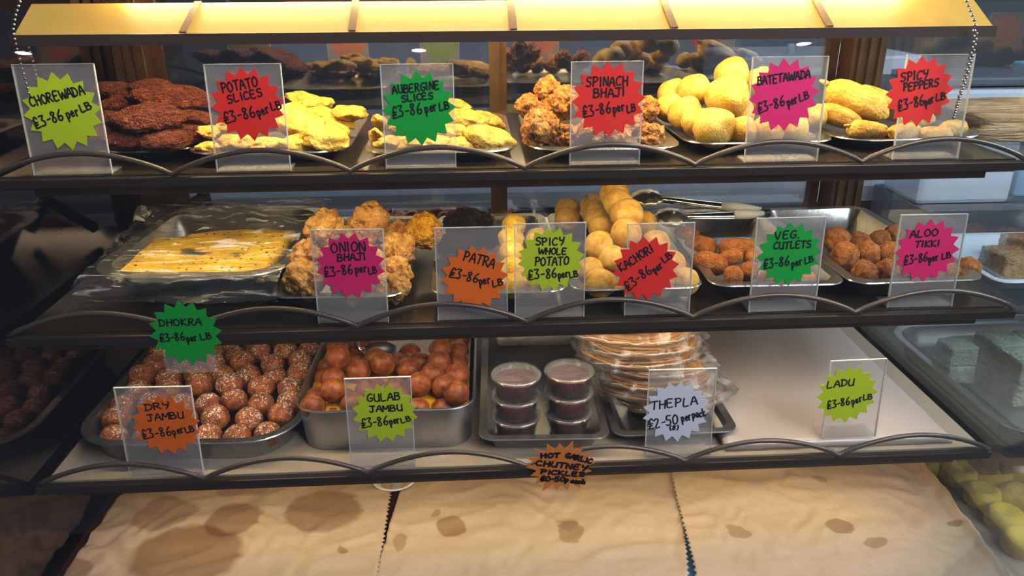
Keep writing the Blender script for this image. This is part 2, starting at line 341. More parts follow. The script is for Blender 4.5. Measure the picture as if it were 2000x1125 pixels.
for f in ((0, 1, 2, 3), (7, 6, 5, 4), (0, 4, 5, 1), (1, 5, 6, 2), (2, 6, 7, 3), (3, 7, 4, 0)): bm.faces.new([vs[i] for i in f])
o = bm_obj('front_glass', bm, M['pane'], cab, smooth=False); o['label'] = 'sloping clear front pane'
def side_panel(name, x, mat, label):
    bm = bmesh.new()
    vs = [bm.verts.new((x+dx, y-.9, z)) for dx in (0, .006) for (y, z) in ((glass_y(z0)+.008, z0), (1.10, z0), (1.10, z1), (glass_y(z1)+.008, z1))]
    for f in ((3, 2, 1, 0), (4, 5, 6, 7), (0, 1, 5, 4), (1, 2, 6, 5), (2, 3, 7, 6), (3, 0, 4, 7)): bm.faces.new([vs[i] for i in f])
    o = bm_obj(name, bm, mat, cab, smooth=False); o['label'] = label
side_panel('side_panel', -.512, M['smoked_mirror'], 'dark mirror-like side panel')
side_panel('side_panel', .506, M['side_pane'], 'clear glass side panel towards the neighbouring case')
part('cabinet_roof', (-.52, .79, 1.475), (.52, 1.11, 1.49), M['bronze'])

# rear posts and sliding doors
for (x0, x1) in ((-.512, -.468), (.466, .512)):
    bm = bmesh.new()
    add_box(bm, (x0, YB-.03-.9, DK), (x1, YB+.012-.9, 1.475), .001)
    for k in range(3):
        xx = x0 + (x1-x0)*(.2+.3*k); add_box(bm, (xx-.0022, YB-.034-.9, DK), (xx+.0022, YB-.03-.9, 1.475))
    bm_obj('corner_post', bm, M['bronze'], cab, smooth=False)
def slide_door(x0, x1, y):
    d = part('sliding_door', (x0, y, DK+.02), (x1, y+.005, 1.46), M['door_pane'])
    for xx in (x0, x1-.014): part('door_stile', (xx, y-.004, DK+.02), (xx+.014, y+.010, 1.46), M['bronze'], d)
    return d
slide_door(-.468, -.010, YB)
slide_door(-.014, .466, YB+.016)
part('door_track', (-.51, YB-.01, DK), (.51, YB+.03, DK+.02), M['bronze'])
part('door_track', (-.51, YB-.01, 1.455), (.51, YB+.03, 1.475), M['bronze'])

def shelf(zs, yf, mat, strip, label, hidden_strip=True):
    o = part('shelf', (-.497, yf+.004, zs-.006), (.497, YB-.04, zs), mat, label=label)
    part('shelf_edge', (-.505, yf-.006, zs-.010), (.503, yf+.003, zs-.001), M['bar'], o, .001)
    bm = bmesh.new(); pts = []
    n = 6
    for k in range(n):
        for j in range(20):
            t = j/20; pts.append((-.502+1.002*(k+t)/n, yf-.004-.9, zs+.0015+.0215*(math.sin(PI*t)**.85)))
    pts.append((.500, yf-.004-.9, zs+.0015))
    add_tube(bm, pts, .0026, 10); bm_obj('wavy_rail', bm, M['rail'], o)
    for s in (-1, 1):
        a, b = (-.5, -.464) if s < 0 else (.464, .5)
        part('side_bracket', (a, yf+.006, zs-.014), (b, YB-.04, zs-.0062), M['brass'], o)
    part('lamp_housing', (-.47, yf+.006, zs-.020), (.47, yf+.011, zs-.0062), M['bronze'], o)
    bm = bmesh.new(); add_tube(bm, [(-.45, yf+.018-.9, zs-.014), (.45, yf+.018-.9, zs-.014)], .0045, 10)
    bm_obj('assumed_strip_lamp', bm, strip, o)  # assumed lamp, unseen
    return o
s1 = shelf(S1, Y1, M['shelf_dark'], M['strip1'], 'upper smoked shelf')
s2 = shelf(S2, Y2, M['shelf_dark'], M['strip2'], 'middle smoked shelf')
s3 = shelf(S3, Y3, M['shelf_pale'], M['strip3'], 'lower pale shelf')

# sloping cream lip under the lamp, with its tube
LA = on_y(30, 64, .748); LB = on_y(1935, 50, .748)
lipz = 1.396
ang = math.radians(30)
lx0, lx1 = LA.x, LB.x
bm = bmesh.new(); Ln = .048
prof = [(0, 0), (Ln*math.cos(ang), Ln*math.sin(ang)), (Ln*math.cos(ang)+.004*math.sin(ang), Ln*math.sin(ang)-.004), (0, -.0085)]
vs = [bm.verts.new((x, .745-.9+a, lipz+b)) for x in (lx0, lx1) for a, b in prof]
for f in ((0, 1, 2, 3), (7, 6, 5, 4), (0, 4, 5, 1), (1, 5, 6, 2), (2, 6, 7, 3)): bm.faces.new([vs[i] for i in f])
lip = bm_obj('lamp_lip', bm, M['lip'], cab, smooth=False); lip['label'] = 'cream sloping lip glowing under the lamp'
box('lip_edge', (lx0-.003, .742-.9, lipz-.0095), (lx1+.003, .7448-.9, lipz), M['lip_edge'], lip)
for px0, px1 in ((383, 358), (693, 688), (998, 1003), (1297, 1316), (1594, 1618)):  # thin brown bars modelled in place of soft shadows on the lip
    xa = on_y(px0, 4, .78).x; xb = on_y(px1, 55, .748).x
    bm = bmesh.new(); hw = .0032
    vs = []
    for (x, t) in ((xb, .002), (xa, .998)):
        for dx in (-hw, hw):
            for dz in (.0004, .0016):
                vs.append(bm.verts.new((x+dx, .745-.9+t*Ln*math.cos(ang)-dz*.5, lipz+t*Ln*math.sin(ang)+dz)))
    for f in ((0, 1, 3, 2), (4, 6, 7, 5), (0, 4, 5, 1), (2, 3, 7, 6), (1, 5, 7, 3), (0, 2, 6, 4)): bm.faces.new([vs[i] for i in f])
    bm_obj('lip_shadow_bar', bm, M['shadow_bar'], lip, smooth=False)
bm = bmesh.new(); add_tube(bm, [(-.375, .803-.9, 1.4335), (.380, .803-.9, 1.4335)], .0062, 14)
o = bm_obj('lamp_tube', bm, M['tube'], cab); o['label'] = 'warm glowing tube above the cream lip'

# side rail of the case at the lower shelf
part('side_rail', (.514, .705, .915), (.532, 1.10, .955), M['bar'])

# ------------------------------------------------------------------ trays
def rounded(w_, l_, r, n=7, cham=False):
    """Outline of a rounded rectangle, x in [-w/2,w/2], y in [0,l], counter-clockwise."""
    pts = []
    for (cx, cy, a0) in ((w_/2-r, r, -90), (w_/2-r, l_-r, 0), (-w_/2+r, l_-r, 90), (-w_/2+r, r, 180)):
        for k in range(n+1):
            a = math.radians(a0+90*k/n); pts.append((cx+r*math.cos(a), cy+r*math.sin(a)))
    return pts
def ring(bm, w_, l_, r, z, inset):
    r = max(.002, r-inset*.6)
    return [bm.verts.new((x, y, z)) for x, y in [(p[0], p[1]+inset) for p in rounded(w_-2*inset, l_-2*inset, r)]]
def tray_mesh(w_, l_, h, r, flange, slope, curl=.0012):
    """One pressed steel tray, outer skin and inner skin joined; origin at the middle of the front rim, at the foot."""
    bm = bmesh.new(); rings = []
    t = .0009
    seq = [(flange+slope, 0), (flange+slope*.85, .0012), (flange+.0005, h-.0015), (flange, h-.0012), (.0006, h-.0012-curl*.6), (0, h-curl), (.0006, h), (flange+t, h-.0002), (flange+t+.0008, h-.0016),
           (flange+slope*.85+t, .003), (flange+slope+.003, .0013)]
    for ins, z in seq: rings.append(ring(bm, w_, l_, r, z, ins))
    n = len(rings[0])
    for a, b in zip(rings, rings[1:]):
        for k in range(n): bm.faces.new((a[k], a[(k+1) % n], b[(k+1) % n], b[k]))
    bm.faces.new(rings[0][::-1]); bm.faces.new(rings[-1])
    return bm
TR = {}
def tray(key, label, fl, fr, z, h, length, mat='steel', r=.025, flange=.009, slope=.010, rz=None, name='steel_tray', group=None):
    a, b = on_z(fl[0], fl[1], z+h), on_z(fr[0], fr[1], z+h)
    c = (a+b)/2; c.y = max(c.y, {S1: .757, S2: .722, S3: .705}[z]); d = b-a; w_ = d.length; ang = math.atan2(d.y, d.x) if rz is None else rz
    bm = tray_mesh(w_, length, h, r, flange, slope)
    o = bm_obj(name, bm, M[mat], None, smooth=True); o.location = (c.x, c.y, z+.0002); o.rotation_euler = (0, 0, ang)
    e = o.modifiers.new('edge', 'EDGE_SPLIT'); e.split_angle = math.radians(50)
    tag(o, label, 'tray', group)
    TR[key] = (o, w_, length, h, c, ang, z)
    return o
tray('chorewada', 'oval steel platter under the dark brown chorewada patties', (150, 299), (384, 293), S1, .014, .20, r=.045, flange=.012, rz=0)
tray('potato', 'steel platter under the yellow potato slices', (357, 297), (674, 300), S1, .014, .22, r=.035, flange=.012, rz=0)
tray('aubergine', 'steel platter under the yellow aubergine slices', (706, 298), (1008, 296), S1, .014, .22, r=.03, flange=.012, rz=0)
tray('spinach', 'steel platter under the rough brown spinach bhajis', (1034, 293), (1340, 288), S1, .014, .22, r=.03, flange=.012)
tray('batetawada', 'steel platter under the smooth yellow batetawada', (1346, 281), (1643, 275), S1, .014, .22, r=.028, flange=.012)
tray('pepper', 'steel platter under the long battered peppers', (1652, 276), (1947, 266), S1, .014, .20, r=.04, flange=.012)

tray('dhokra', 'deep steel tray of yellow dhokra under cling film', (163, 534), (545, 546), S2, .047, .245, mat='steel_old', r=.045, flange=.012, slope=.026, rz=-.06)
tray('onion', 'steel tray heaped with onion bhajis', (522, 582), (786, 586), S2, .026, .27, r=.02, flange=.010, slope=.018, rz=-.03)
tray('patra', 'steel tray holding the dark patra and the yellow whole potatoes', (840, 574), (1112, 571), S2, .026, .27, r=.02, flange=.010, slope=.018, rz=0)
tray('kachori', 'steel tray heaped with pale kachori balls', (1118, 568), (1388, 572), S2, .026, .27, r=.02, flange=.010, slope=.018, rz=0)
tray('cutlet', 'half-empty steel tray of veg cutlets with tongs across its back', (1394, 563), (1664, 558), S2, .026, .27, r=.02, flange=.010, slope=.018)
tray('tikki', 'steel tray of aloo tikki nearest the clear side panel', (1668, 556), (1936, 546), S2, .026, .27, r=.02, flange=.010, slope=.018)

tray('jambu', 'wide round-cornered steel tray filled with coconut-dusted jambu', (118, 872), (574, 862), S3, .030, .30, r=.055, flange=.008, slope=.008)
tray('gulab', 'deep dull aluminium tin of gulab jambu in syrup', (567, 806), (929, 798), S3, .052, .25, mat='alu', r=.03, flange=.0016, slope=.005, name='aluminium_tin')
tray('chutney', 'mostly empty steel tray with six chutney pots', (934, 866), (1196, 862), S3, .022, .28, r=.016, flange=.008, slope=.010)
tray('thepla', 'steel tray under the stacked packs of thepla', (1198, 852), (1446, 842), S3, .016, .22, r=.016, flange=.008, slope=.008)

# ------------------------------------------------------------------ price signs
G = {   # hand-lettered capitals as strokes on a 1 x 1 cell
'A': [[(0, 0), (.45, 1), (.9, 0)], [(.15, .38), (.78, .38)]], 'B': [[(.05, 0), (.1, 1)], [(.05, .98), (.6, .95), (.7, .75), (.45, .55), (.12, .52)], [(.3, .55), (.8, .42), (.8, .15), (.5, .0), (.0, .02)]],
'C': [[(.8, .88), (.5, 1), (.12, .7), (.08, .3), (.35, .02), (.8, .12)]], 'D': [[(.12, 0), (.15, 1)], [(-.02, .98), (.5, .95), (.88, .6), (.7, .15), (.0, .0)]],
'E': [[(.75, 1), (.12, .97), (.1, .02), (.75, .0)], [(.1, .52), (.6, .54)]], 'G': [[(.8, .9), (.45, 1), (.1, .65), (.12, .2), (.45, 0), (.8, .12), (.82, .42), (.5, .42)]],
'H': [[(.1, 1), (.1, 0)], [(.82, 1), (.8, 0)], [(.1, .52), (.8, .52)]], 'I': [[(.4, 1), (.38, 0)]], 'J': [[(.1, 1), (.9, .98)], [(.55, 1), (.55, .15), (.3, .0), (.05, .15)]],
'K': [[(.12, 1), (.12, 0)], [(.8, .95), (.15, .48), (.85, 0)]], 'L': [[(.12, 1), (.1, .02), (.75, .03)]], 'M': [[(.05, 0), (.1, 1), (.45, .35), (.8, 1), (.88, 0)]],
'N': [[(.1, 0), (.12, 1), (.78, .02), (.8, 1)]], 'O': [[(.45, 1), (.08, .7), (.12, .2), (.45, 0), (.82, .25), (.82, .72), (.45, 1)]],
'P': [[(.12, 0), (.14, 1)], [(.0, .95), (.5, 1), (.8, .78), (.6, .52), (.15, .46)]], 'R': [[(.1, 0), (.12, 1)], [(.05, .97), (.55, 1), (.75, .78), (.55, .55), (.12, .5)], [(.35, .5), (.85, 0)]],
'S': [[(.78, .9), (.45, 1), (.12, .82), (.25, .58), (.68, .45), (.78, .2), (.5, .0), (.08, .08)]], 'T': [[(.0, .97), (.9, 1)], [(.45, 1), (.42, 0)]],
'U': [[(.1, 1), (.08, .25), (.4, 0), (.78, .2), (.8, 1)], [(.8, .4), (.84, 0)]], 'V': [[(.05, 1), (.42, 0), (.85, 1)]], 'W': [[(.0, 1), (.22, 0), (.48, .75), (.72, 0), (1., 1)]],
'Y': [[(.1, 1), (.2, .6), (.75, .6)], [(.82, 1), (.7, .4), (.4, -.05)]], '0': [[(.45, 1), (.1, .7), (.12, .2), (.45, 0), (.8, .25), (.8, .75), (.45, 1)]],
'2': [[(.1, .8), (.45, 1), (.75, .75), (.15, .05), (.8, .05)]], '3': [[(.1, .98), (.75, .98), (.38, .6), (.75, .38), (.6, .05), (.05, .05)]],
'5': [[(.75, 1), (.2, 1), (.15, .6), (.6, .55), (.75, .2), (.4, 0), (.05, .1)]], '6': [[(.65, 1), (.2, .6), (.1, .2), (.42, 0), (.75, .2), (.6, .45), (.15, .35)]],
'8': [[(.7, .85), (.4, 1), (.15, .8), (.68, .28), (.45, 0), (.12, .2), (.7, .85)]], '-': [[(.15, .45), (.8, .48)]], '.': [[(.3, .02), (.36, .06)]],
'£': [[(.8, .85), (.5, 1.05), (.25, .8), (.35, .3), (.1, .0), (.85, .02)], [(.05, .5), (.7, .52)], [(.05, .28), (.65, .3)]],
'p': [[(.1, .6), (.08, -.35)], [(.1, .55), (.55, .6), (.7, .3), (.4, .02), (.1, .12)]], 'e': [[(.12, .3), (.7, .34), (.5, .6), (.15, .4), (.25, .05), (.75, .1)]],
'r': [[(.15, .6), (.15, 0)], [(.15, .38), (.45, .6), (.75, .55)]], 'a': [[(.7, .55), (.3, .6), (.1, .3), (.35, .02), (.68, .3), (.7, .55), (.75, 0)]], 'c': [[(.7, .5), (.35, .6), (.1, .3), (.35, .02), (.72, .1)]],
'k': [[(.12, 1), (.12, 0)], [(.65, .6), (.15, .28), (.7, 0)]], 'h': [[(.12, 1), (.12, 0)], [(.12, .4), (.5, .6), (.7, .4), (.7, 0)]], '(': [[(.6, 1.1), (.25, .6), (.6, -.1)]], ')': [[(.3, 1.1), (.65, .6), (.3, -.1)]], '+': [[(.1, .4), (.8, .45)], [(.45, .8), (.45, .1)]],
}
WID = {'I': .55, '.': .5, '-': .75, ' ': .55, 'M': 1.15, 'W': 1.25, '(': .6, ')': .6, 'p': .85, 'e': .85, 'r': .8, 'a': .85, 'c': .8}
def smooth_line(pts, n=5):
    if len(pts) < 3: return pts
    out = []
    for i in range(len(pts)-1):
        p0, p1, p2, p3 = pts[max(i-1, 0)], pts[i], pts[i+1], pts[min(i+2, len(pts)-1)]
        for k in range(n):
            t = k/n; out.append(tuple(.5*((2*p1[j])+(-p0[j]+p2[j])*t+(2*p0[j]-5*p1[j]+4*p2[j]-p3[j])*t*t+(-p0[j]+3*p1[j]-3*p2[j]+p3[j])*t**3) for j in (0, 1)))
    out.append(pts[-1]); return out
def lay_text(s, a, b, cap, rnd):
    """Strokes of a line of writing from baseline start a to baseline end b, capital height cap (2-D, in metres)."""
    a, b = Vector(a), Vector(b); d = b-a; L_ = d.length; u = d/L_; v = Vector((-u.y, u.x))
    tot = sum(WID.get(c, 1.0)*1.08 for c in s); k = L_/tot; x = 0; res = []
    for c in s:
        wd = WID.get(c, 1.0)
        if c != ' ':
            jx, jy, sh = rnd.uniform(-.04, .04), rnd.uniform(-.05, .05), rnd.uniform(-.05, .12)
            for st in G[c]:
                res.append([tuple(a + u*(x+(px*wd+jx+py*sh)*k) + v*((py+jy)*cap)) for px, py in smooth_line(st)])
        x += wd*1.08*k
    return res
def ribbons(strokes, wd):
    """Flat marker strokes with round ends -> verts (2-D), faces."""
    V, Fc = [], []
    for st in strokes:
        pts = [Vector(p) for p in st]; n = len(pts); base = len(V)
        for i, p in enumerate(pts):
            t = (pts[min(i+1, n-1)]-pts[max(i-1, 0)])
            t = t.normalized() if t.length > 1e-9 else Vector((1, 0)); nn = Vector((-t.y, t.x))*wd
            V += [p+nn, p-nn]
            if i: Fc.append((base+2*i-2, base+2*i-1, base+2*i+1, base+2*i))
        for p in (pts[0], pts[-1]):
            c = len(V); V += [p+Vector((math.cos(2*PI*k/8), math.sin(2*PI*k/8)))*wd for k in range(8)]; Fc.append(tuple(range(c, c+8)))
    return V, Fc
def star_outline(r, n, rot, inner=.80, sx=1.0, jag=0.0, rnd=None):
    pts = []
    for k in range(2*n):
        rr = (r if k % 2 == 0 else r*inner)*(1+(rnd.uniform(-jag, jag) if rnd and k % 2 == 0 else 0)); a = rot+PI*k/n
        pts.append((rr*math.cos(a)*sx, rr*math.sin(a)))
    return pts
class Sheet:
    """A board standing in the scene: origin o, unit axes ex, ey, front normal en (towards the viewer)."""
    def __init__(s, o, ex, ey): s.o, s.ex, s.ey = o, ex, ey; s.en = ex.cross(ey)
    def at(s, px, py):
        q = on_plane(px, py, s.o, s.en)-s.o; return Vector((q.dot(s.ex), q.dot(s.ey)))
def star_and_text(parent, sh, star_px, rad_px, colour, lines, depth, n=16, rot=0.0, inner=.80, sx=1.0, seed=1, pen=None, jag=0.0):
    """Card star and its marker writing as children of parent, in parent-local axes x = ex, y = en, z = ey."""
    rnd = random.Random(seed)
    c = sh.at(*star_px); p3 = sh.o + sh.ex*c.x + sh.ey*c.y; R_ = px_size(p3, rad_px)
    out = star_outline(R_, n, math.radians(rot), inner, sx, jag, rnd); m = len(out); t = .0005
    V = [(c.x+x, -depth-t, c.y+y) for x, y in out] + [(c.x+x, -depth, c.y+y) for x, y in out]
    Fc = []
    V += [(c.x, -depth-t, c.y), (c.x, -depth, c.y)]
    for k in range(m):
        k2 = (k+1) % m; Fc += [(2*m, k, k2), (2*m+1, m+k2, m+k), (k, m+k, m+k2, k2)]
    st = mesh_obj('price_star', V, Fc, M[colour], parent, smooth=False)
    strokes = []
    for (s, a, b, cap) in lines:
        A, B = sh.at(*a), sh.at(*b); strokes += lay_text(s, A, B, px_size(p3, cap*.86), rnd)
    V2, F2 = ribbons(strokes, (pen or .00080))
    mesh_obj('lettering', [(v.x, -depth-t-.00025, v.y) for v in V2], F2, M['ink'], st, smooth=False)
    return st, c, R_
EDGE_Y = {S1: Y1, S2: Y2, S3: Y3}
def sign(label, bl, br, top, zs, star_px, rad_px, colour, lines, lean=4.0, seed=1, n=16, rot=0.0, foot=True, pen=None, inner=.80):
    a, b = on_z(bl[0], bl[1], zs), on_z(br[0], br[1], zs)
    if zs in EDGE_Y: a.y, b.y = a.y*.25+b.y*-.25+EDGE_Y[zs]+.0065, EDGE_Y[zs]+.0065
    ex = (b-a).normalized(); W_ = (b-a).length; back = Vector((-ex.y, ex.x, 0)); le = math.radians(lean)
    ey = (Vector((0, 0, 1))*math.cos(le) + back*math.sin(le)).normalized()
    o = a + (b-a)/2; sh = Sheet(o, ex, ey); H = sh.at((top[0]), top[1]).y
    root = empty('price_holder', o + Vector((0, 0, .0006)))
    X, Z = ex, ey; Yv = -(ex.cross(ey))
    root.matrix_world = Matrix(((X.x, Yv.x, Z.x, root.location.x), (X.y, Yv.y, Z.y, root.location.y), (X.z, Yv.z, Z.z, root.location.z), (0, 0, 0, 1)))
    tag(root, label, 'price sign', 'clear acrylic price holders')
    t = .0022
    box('panel', (-W_/2, -t/2, .0004), (W_/2, t/2, H), M['acrylic'], root)
    e = .0007
    bm = bmesh.new()
    add_box(bm, (-W_/2-e, -t/2-.0001, 0), (-W_/2+.0002, t/2+.0001, H)); add_box(bm, (W_/2-.0002, -t/2-.0001, 0), (W_/2+e, t/2+.0001, H)); add_box(bm, (-W_/2-e, -t/2-.0001, H), (W_/2+e, t/2+.0001, H+e))
    bm_obj('panel_edge', bm, M['acrylic_edge'], root, smooth=False)
    if foot:
        f = box('foot', (-W_/2, t/2, 0), (W_/2, .024, .0018), M['acrylic'], root); f.rotation_euler = (-le, 0, 0)
        f.rotation_euler = (le, 0, 0)
    star_and_text(root, sh, star_px, rad_px, colour, lines, t/2+.0003, n=n, rot=rot, seed=seed, pen=pen, inner=inner)
    return root
PR = '£3-86'
sign('lime star holder reading CHOREWADA on the upper shelf', (76, 340), (227, 336), (125, 127), S1, (124, 219), 75, 'lime',
     [('CHOREWADA', (64, 210), (170, 184), 20), (PR, (73, 252), (131, 234), 23), ('per', (135, 233), (160, 224), 20), ('LB', (161, 220), (184, 211), 16)], seed=3, rot=5)
sign('red star holder reading POTATO SLICES on the upper shelf', (424, 338), (566, 336), (480, 127), S1, (485, 205), 71, 'red',
     [('POTATO', (436, 183), (508, 169), 21), ('SLICES', (447, 203), (517, 187), 17), (PR, (441, 242), (504, 227), 24), ('per', (507, 229), (530, 218), 20), ('LB', (532, 217), (553, 211), 17)], seed=4, rot=5)
sign('green star holder reading AUBERGINE SLICES on the upper shelf', (754, 334), (890, 332), (815, 127), S1, (819, 213), 72, 'green',
     [('AUBERGINE', (768, 184), (860, 174), 17), ('SLICES', (786, 200), (848, 193), 14), (PR, (767, 231), (828, 222), 24), ('per', (832, 222), (857, 216), 20), ('LB', (859, 217), (880, 213), 16)], seed=5, rot=2)
sign('orange-red star holder reading SPINACH BHAJI on the upper shelf', (1116, 328), (1252, 327), (1190, 122), S1, (1188, 196), 73, 'red',
     [('SPINACH', (1144, 170), (1228, 168), 20), ('BHAJI', (1158, 192), (1222, 188), 19), (PR, (1139, 230), (1196, 221), 24), ('per', (1198, 222), (1222, 216), 20), ('LB', (1224, 221), (1242, 217), 16)], seed=6, rot=3)
sign('pink star holder reading BATETAWADA on the upper shelf', (1452, 317), (1590, 313), (1530, 113), S1, (1530, 187), 70, 'pink',
     [('BATETAWADA', (1478, 168), (1582, 152), 18), (PR, (1480, 223), (1534, 205), 22), ('per', (1538, 209), (1558, 200), 20), ('LB', (1561, 199), (1580, 192), 16)], seed=7, rot=6)
sign('red star holder reading SPICY PEPPERS on the upper shelf', (1730, 307), (1852, 304), (1793, 109), S1, (1794, 180), 68, 'red',
     [('SPICY', (1757, 160), (1812, 154), 19), ('PEPPERS', (1762, 179), (1832, 169), 17), (PR, (1752, 218), (1806, 204), 23), ('per', (1805, 208), (1824, 199), 19), ('LB', (1826, 198), (1846, 194), 15)], seed=8, rot=4)

sign('pink star holder reading ONION BHAJI on the middle shelf', (621, 639), (756, 640), (683, 450), S2, (685, 519), 68, 'pink',
     [('ONION', (648, 493), (718, 490), 22), ('BHAJI', (660, 510), (718, 507), 16), (PR, (636, 541), (693, 533), 22), ('per', (696, 534), (720, 530), 20), ('LB', (721, 535), (738, 532), 15)], seed=9, rot=11)
sign('orange star holder reading PATRA on the middle shelf', (856, 637), (992, 635), (912, 446), S2, (927, 543), 66, 'orange',
     [('PATRA', (904, 508), (966, 524), 22), (PR, (877, 540), (935, 553), 22), ('per', (937, 557), (960, 552), 20), ('LB', (963, 560), (984, 555), 15)], seed=10, rot=4)
sign('lime star holder reading SPICY WHOLE POTATO on the middle shelf', (1007, 624), (1140, 620), (1078, 438), S2, (1076, 507), 66, 'lime',
     [('SPICY', (1045, 479), (1104, 478), 17), ('WHOLE', (1051, 496), (1108, 497), 14), ('POTATO', (1044, 518), (1112, 517), 19), (PR, (1032, 546), (1090, 541), 22), ('per', (1091, 545), (1112, 540), 18), ('LB', (1113, 543), (1130, 539), 14)], seed=11, rot=7)
sign('tilted red star holder reading KACHORI on the middle shelf', (1224, 626), (1350, 622), (1290, 438), S2, (1261, 525), 66, 'red',
     [('KACHORI', (1213, 531), (1278, 489), 19), (PR, (1226, 568), (1276, 530), 22), ('per', (1279, 534), (1296, 520), 18), ('LB', (1296, 514), (1314, 500), 15)], seed=12, rot=7)
sign('green star holder reading VEG. CUTLETS on the middle shelf', (1471, 621), (1598, 614), (1540, 427), S2, (1540, 497), 65, 'green',
     [('VEG.', (1512, 468), (1562, 464), 17), ('CUTLETS', (1509, 487), (1584, 483), 16), (PR, (1490, 525), (1542, 518), 22), ('per', (1545, 522), (1567, 516), 18), ('LB', (1570, 515), (1589, 510), 14)], seed=13, rot=4)
sign('pink star holder reading ALOO TIKKI on the middle shelf', (1739, 607), (1867, 606), (1808, 421), S2, (1809, 490), 64, 'pink',
     [('ALOO', (1775, 465), (1832, 459), 16), ('TIKKI', (1784, 483), (1834, 480), 14), (PR, (1763, 517), (1812, 509), 21), ('per', (1812, 513), (1832, 507), 18), ('LB', (1837, 506), (1856, 502), 13)], seed=14, rot=2)

sign('orange star holder reading DRY JAMBU on the lower shelf', (266, 912), (403, 915), (318, 757), S3, (326, 829), 66, 'orange',
     [('DRY', (285, 802), (338, 795), 15), ('JAMBU', (291, 822), (364, 815), 16), (PR, (282, 857), (340, 848), 22), ('per', (341, 849), (364, 842), 18), ('LB', (365, 845), (384, 840), 14)], seed=15, rot=6)
sign('lime star holder reading GULAB JAMBU on the lower shelf', (690, 905), (812, 898), (747, 739), S3, (752, 806), 64, 'lime',
     [('GULAB', (718, 784), (784, 779), 18), ('JAMBU', (722, 804), (789, 801), 15), (PR, (707, 835), (762, 828), 22), ('per', (763, 829), (783, 824), 18), ('LB', (785, 825), (805, 820), 12)], seed=16, rot=11)
sign('white star holder reading THEPLA on the lower shelf', (1258, 888), (1384, 886), (1322, 723), S3, (1320, 804), 66, 'white',
     [('THEPLA', (1270, 799), (1364, 789), 20), ('£2-50', (1266, 838), (1326, 826), 24), ('per', (1331, 823), (1351, 818), 20), ('pack', (1352, 817), (1380, 810), 19), ('(8)', (1306, 839), (1326, 838), 10)], seed=17, rot=0, n=17)
sign('lime star holder reading LADU on the wrapped board', (1604, 858), (1708, 853), (1640, 706), S3+.011, (1653, 770), 62, 'lime',
     [('LADU', (1613, 757), (1668, 751), 16), (PR, (1614, 798), (1660, 789), 19), ('per', (1663, 790), (1684, 782), 18), ('LB', (1684, 781), (1703, 777), 13)], seed=18, rot=3)

# two stars taped straight onto shelf edges
def loose_star(label, star_px, rad_px, yv, colour, lines, seed, n=16, rot=0, inner=.8, sx=1.0, pen=None, jag=0.0):
    c = on_y(star_px[0], star_px[1], yv); ex, ey = Vector((1, 0, 0)), Vector((0, 0, 1)); sh = Sheet(c, ex, ey)
    root = empty('shelf_edge_price', c); tag(root, label, 'price sign')
    star_and_text(root, sh, star_px, rad_px, colour, lines, 0, n=n, rot=rot, inner=inner, sx=sx, seed=seed, pen=pen, jag=jag)
    return root, sh
r, sh = loose_star('green star reading DHOKRA fixed to the middle shelf edge', (363, 651), 70, Y2-.009, 'green',
     [('DHOKRA', (312, 636), (396, 634), 16), (PR, (314, 667), (365, 663), 19), ('per', (367, 668), (388, 663), 17), ('LB', (393, 663), (416, 660), 14)], 19, rot=3)
c0, c1 = sh.at(312, 660), sh.at(425, 726)
box('backing_panel', (c0.x, .0002, c1.y), (c1.x, .0014, c0.y+.02), M['acrylic'], r)
loose_star('kraft-orange star reading HOT GARLIC CHUTNEY fixed to the lower shelf edge', (1095, 912), 58, Y3-.009, 'kraft',
     [('HOT', (1056, 894), (1095, 892), 11), ('GARLIC', (1104, 892), (1156, 905), 12), ('CHUTNEY', (1046, 908), (1148, 918), 13), ('+ PICKLES', (1034, 923), (1144, 930), 11), ('£0-50p', (1056, 938), (1112, 940), 12), ('each', (1114, 942), (1144, 945), 12)], 20, n=17, rot=8, inner=.72, sx=1.15, pen=.0012, jag=.10)

# ------------------------------------------------------------------ food shapes
def blob_mesh(name, mat, sub, fn):
    bm = bmesh.new(); bmesh.ops.create_icosphere(bm, subdivisions=sub, radius=1.0)
    for v in bm.verts: v.co = fn(v.co.normalized())
    me = bpy.data.meshes.new(name); bm.to_mesh(me); bm.free(); me.materials.append(M[mat])
    for p in me.polygons: p.use_smooth = True
    return me
def lump(flat=(1, 1, 1), low=.12, lf=1.4, high=.04, hf=5, worm=0.0, wf=3.0, seed=0):
    def fn(d):
        o = seed*11.3
        r = 1 + low*fbm(d, lf, o) + high*fbm(d, hf, o+20)
        if worm:
            q = Vector(d)*wf + Vector((o, -o, o*.5)); v = noise.voronoi(q)[0][0]; r += worm*(.45-v)
        return Vector((d.x*r*flat[0], d.y*r*flat[1], d.z*r*flat[2]))
    return fn
MESH = {}
MESH['chorewada'] = [blob_mesh('chorewada_shape', 'chorewada', 5, lump((1, .95, .36), .14, 1.3, .05, 9, .12, 8, s)) for s in range(3)]
MESH['potato'] = [blob_mesh('potato_slice_shape', 'potato', 4, lump((1, .76, .40), .24, 1.5, .07, 3.6, .05, 2.2, s+10)) for s in range(3)]
MESH['aubergine'] = [blob_mesh('aubergine_slice_shape', 'aubergine', 4, lump((1, .72, .46), .20, 1.4, .06, 3.4, .05, 2.2, s+20)) for s in range(3)]
MESH['spinach'] = [blob_mesh('spinach_bhaji_shape', 'spinach', 5, lump((1, .95, .92), .22, 1.7, .09, 4.2, .16, 2.2, s+30)) for s in range(3)]
def teardrop(seed):
    def fn(d):
        r = 1+.05*fbm(d, 1.3, seed*5)+.012*fbm(d, 6, seed)
        k = max(0, d.dot(Vector((.25, -.3, .92)).normalized())); r += .16*k**9
        return Vector((d.x*r, d.y*r, d.z*r*.93))
    return fn
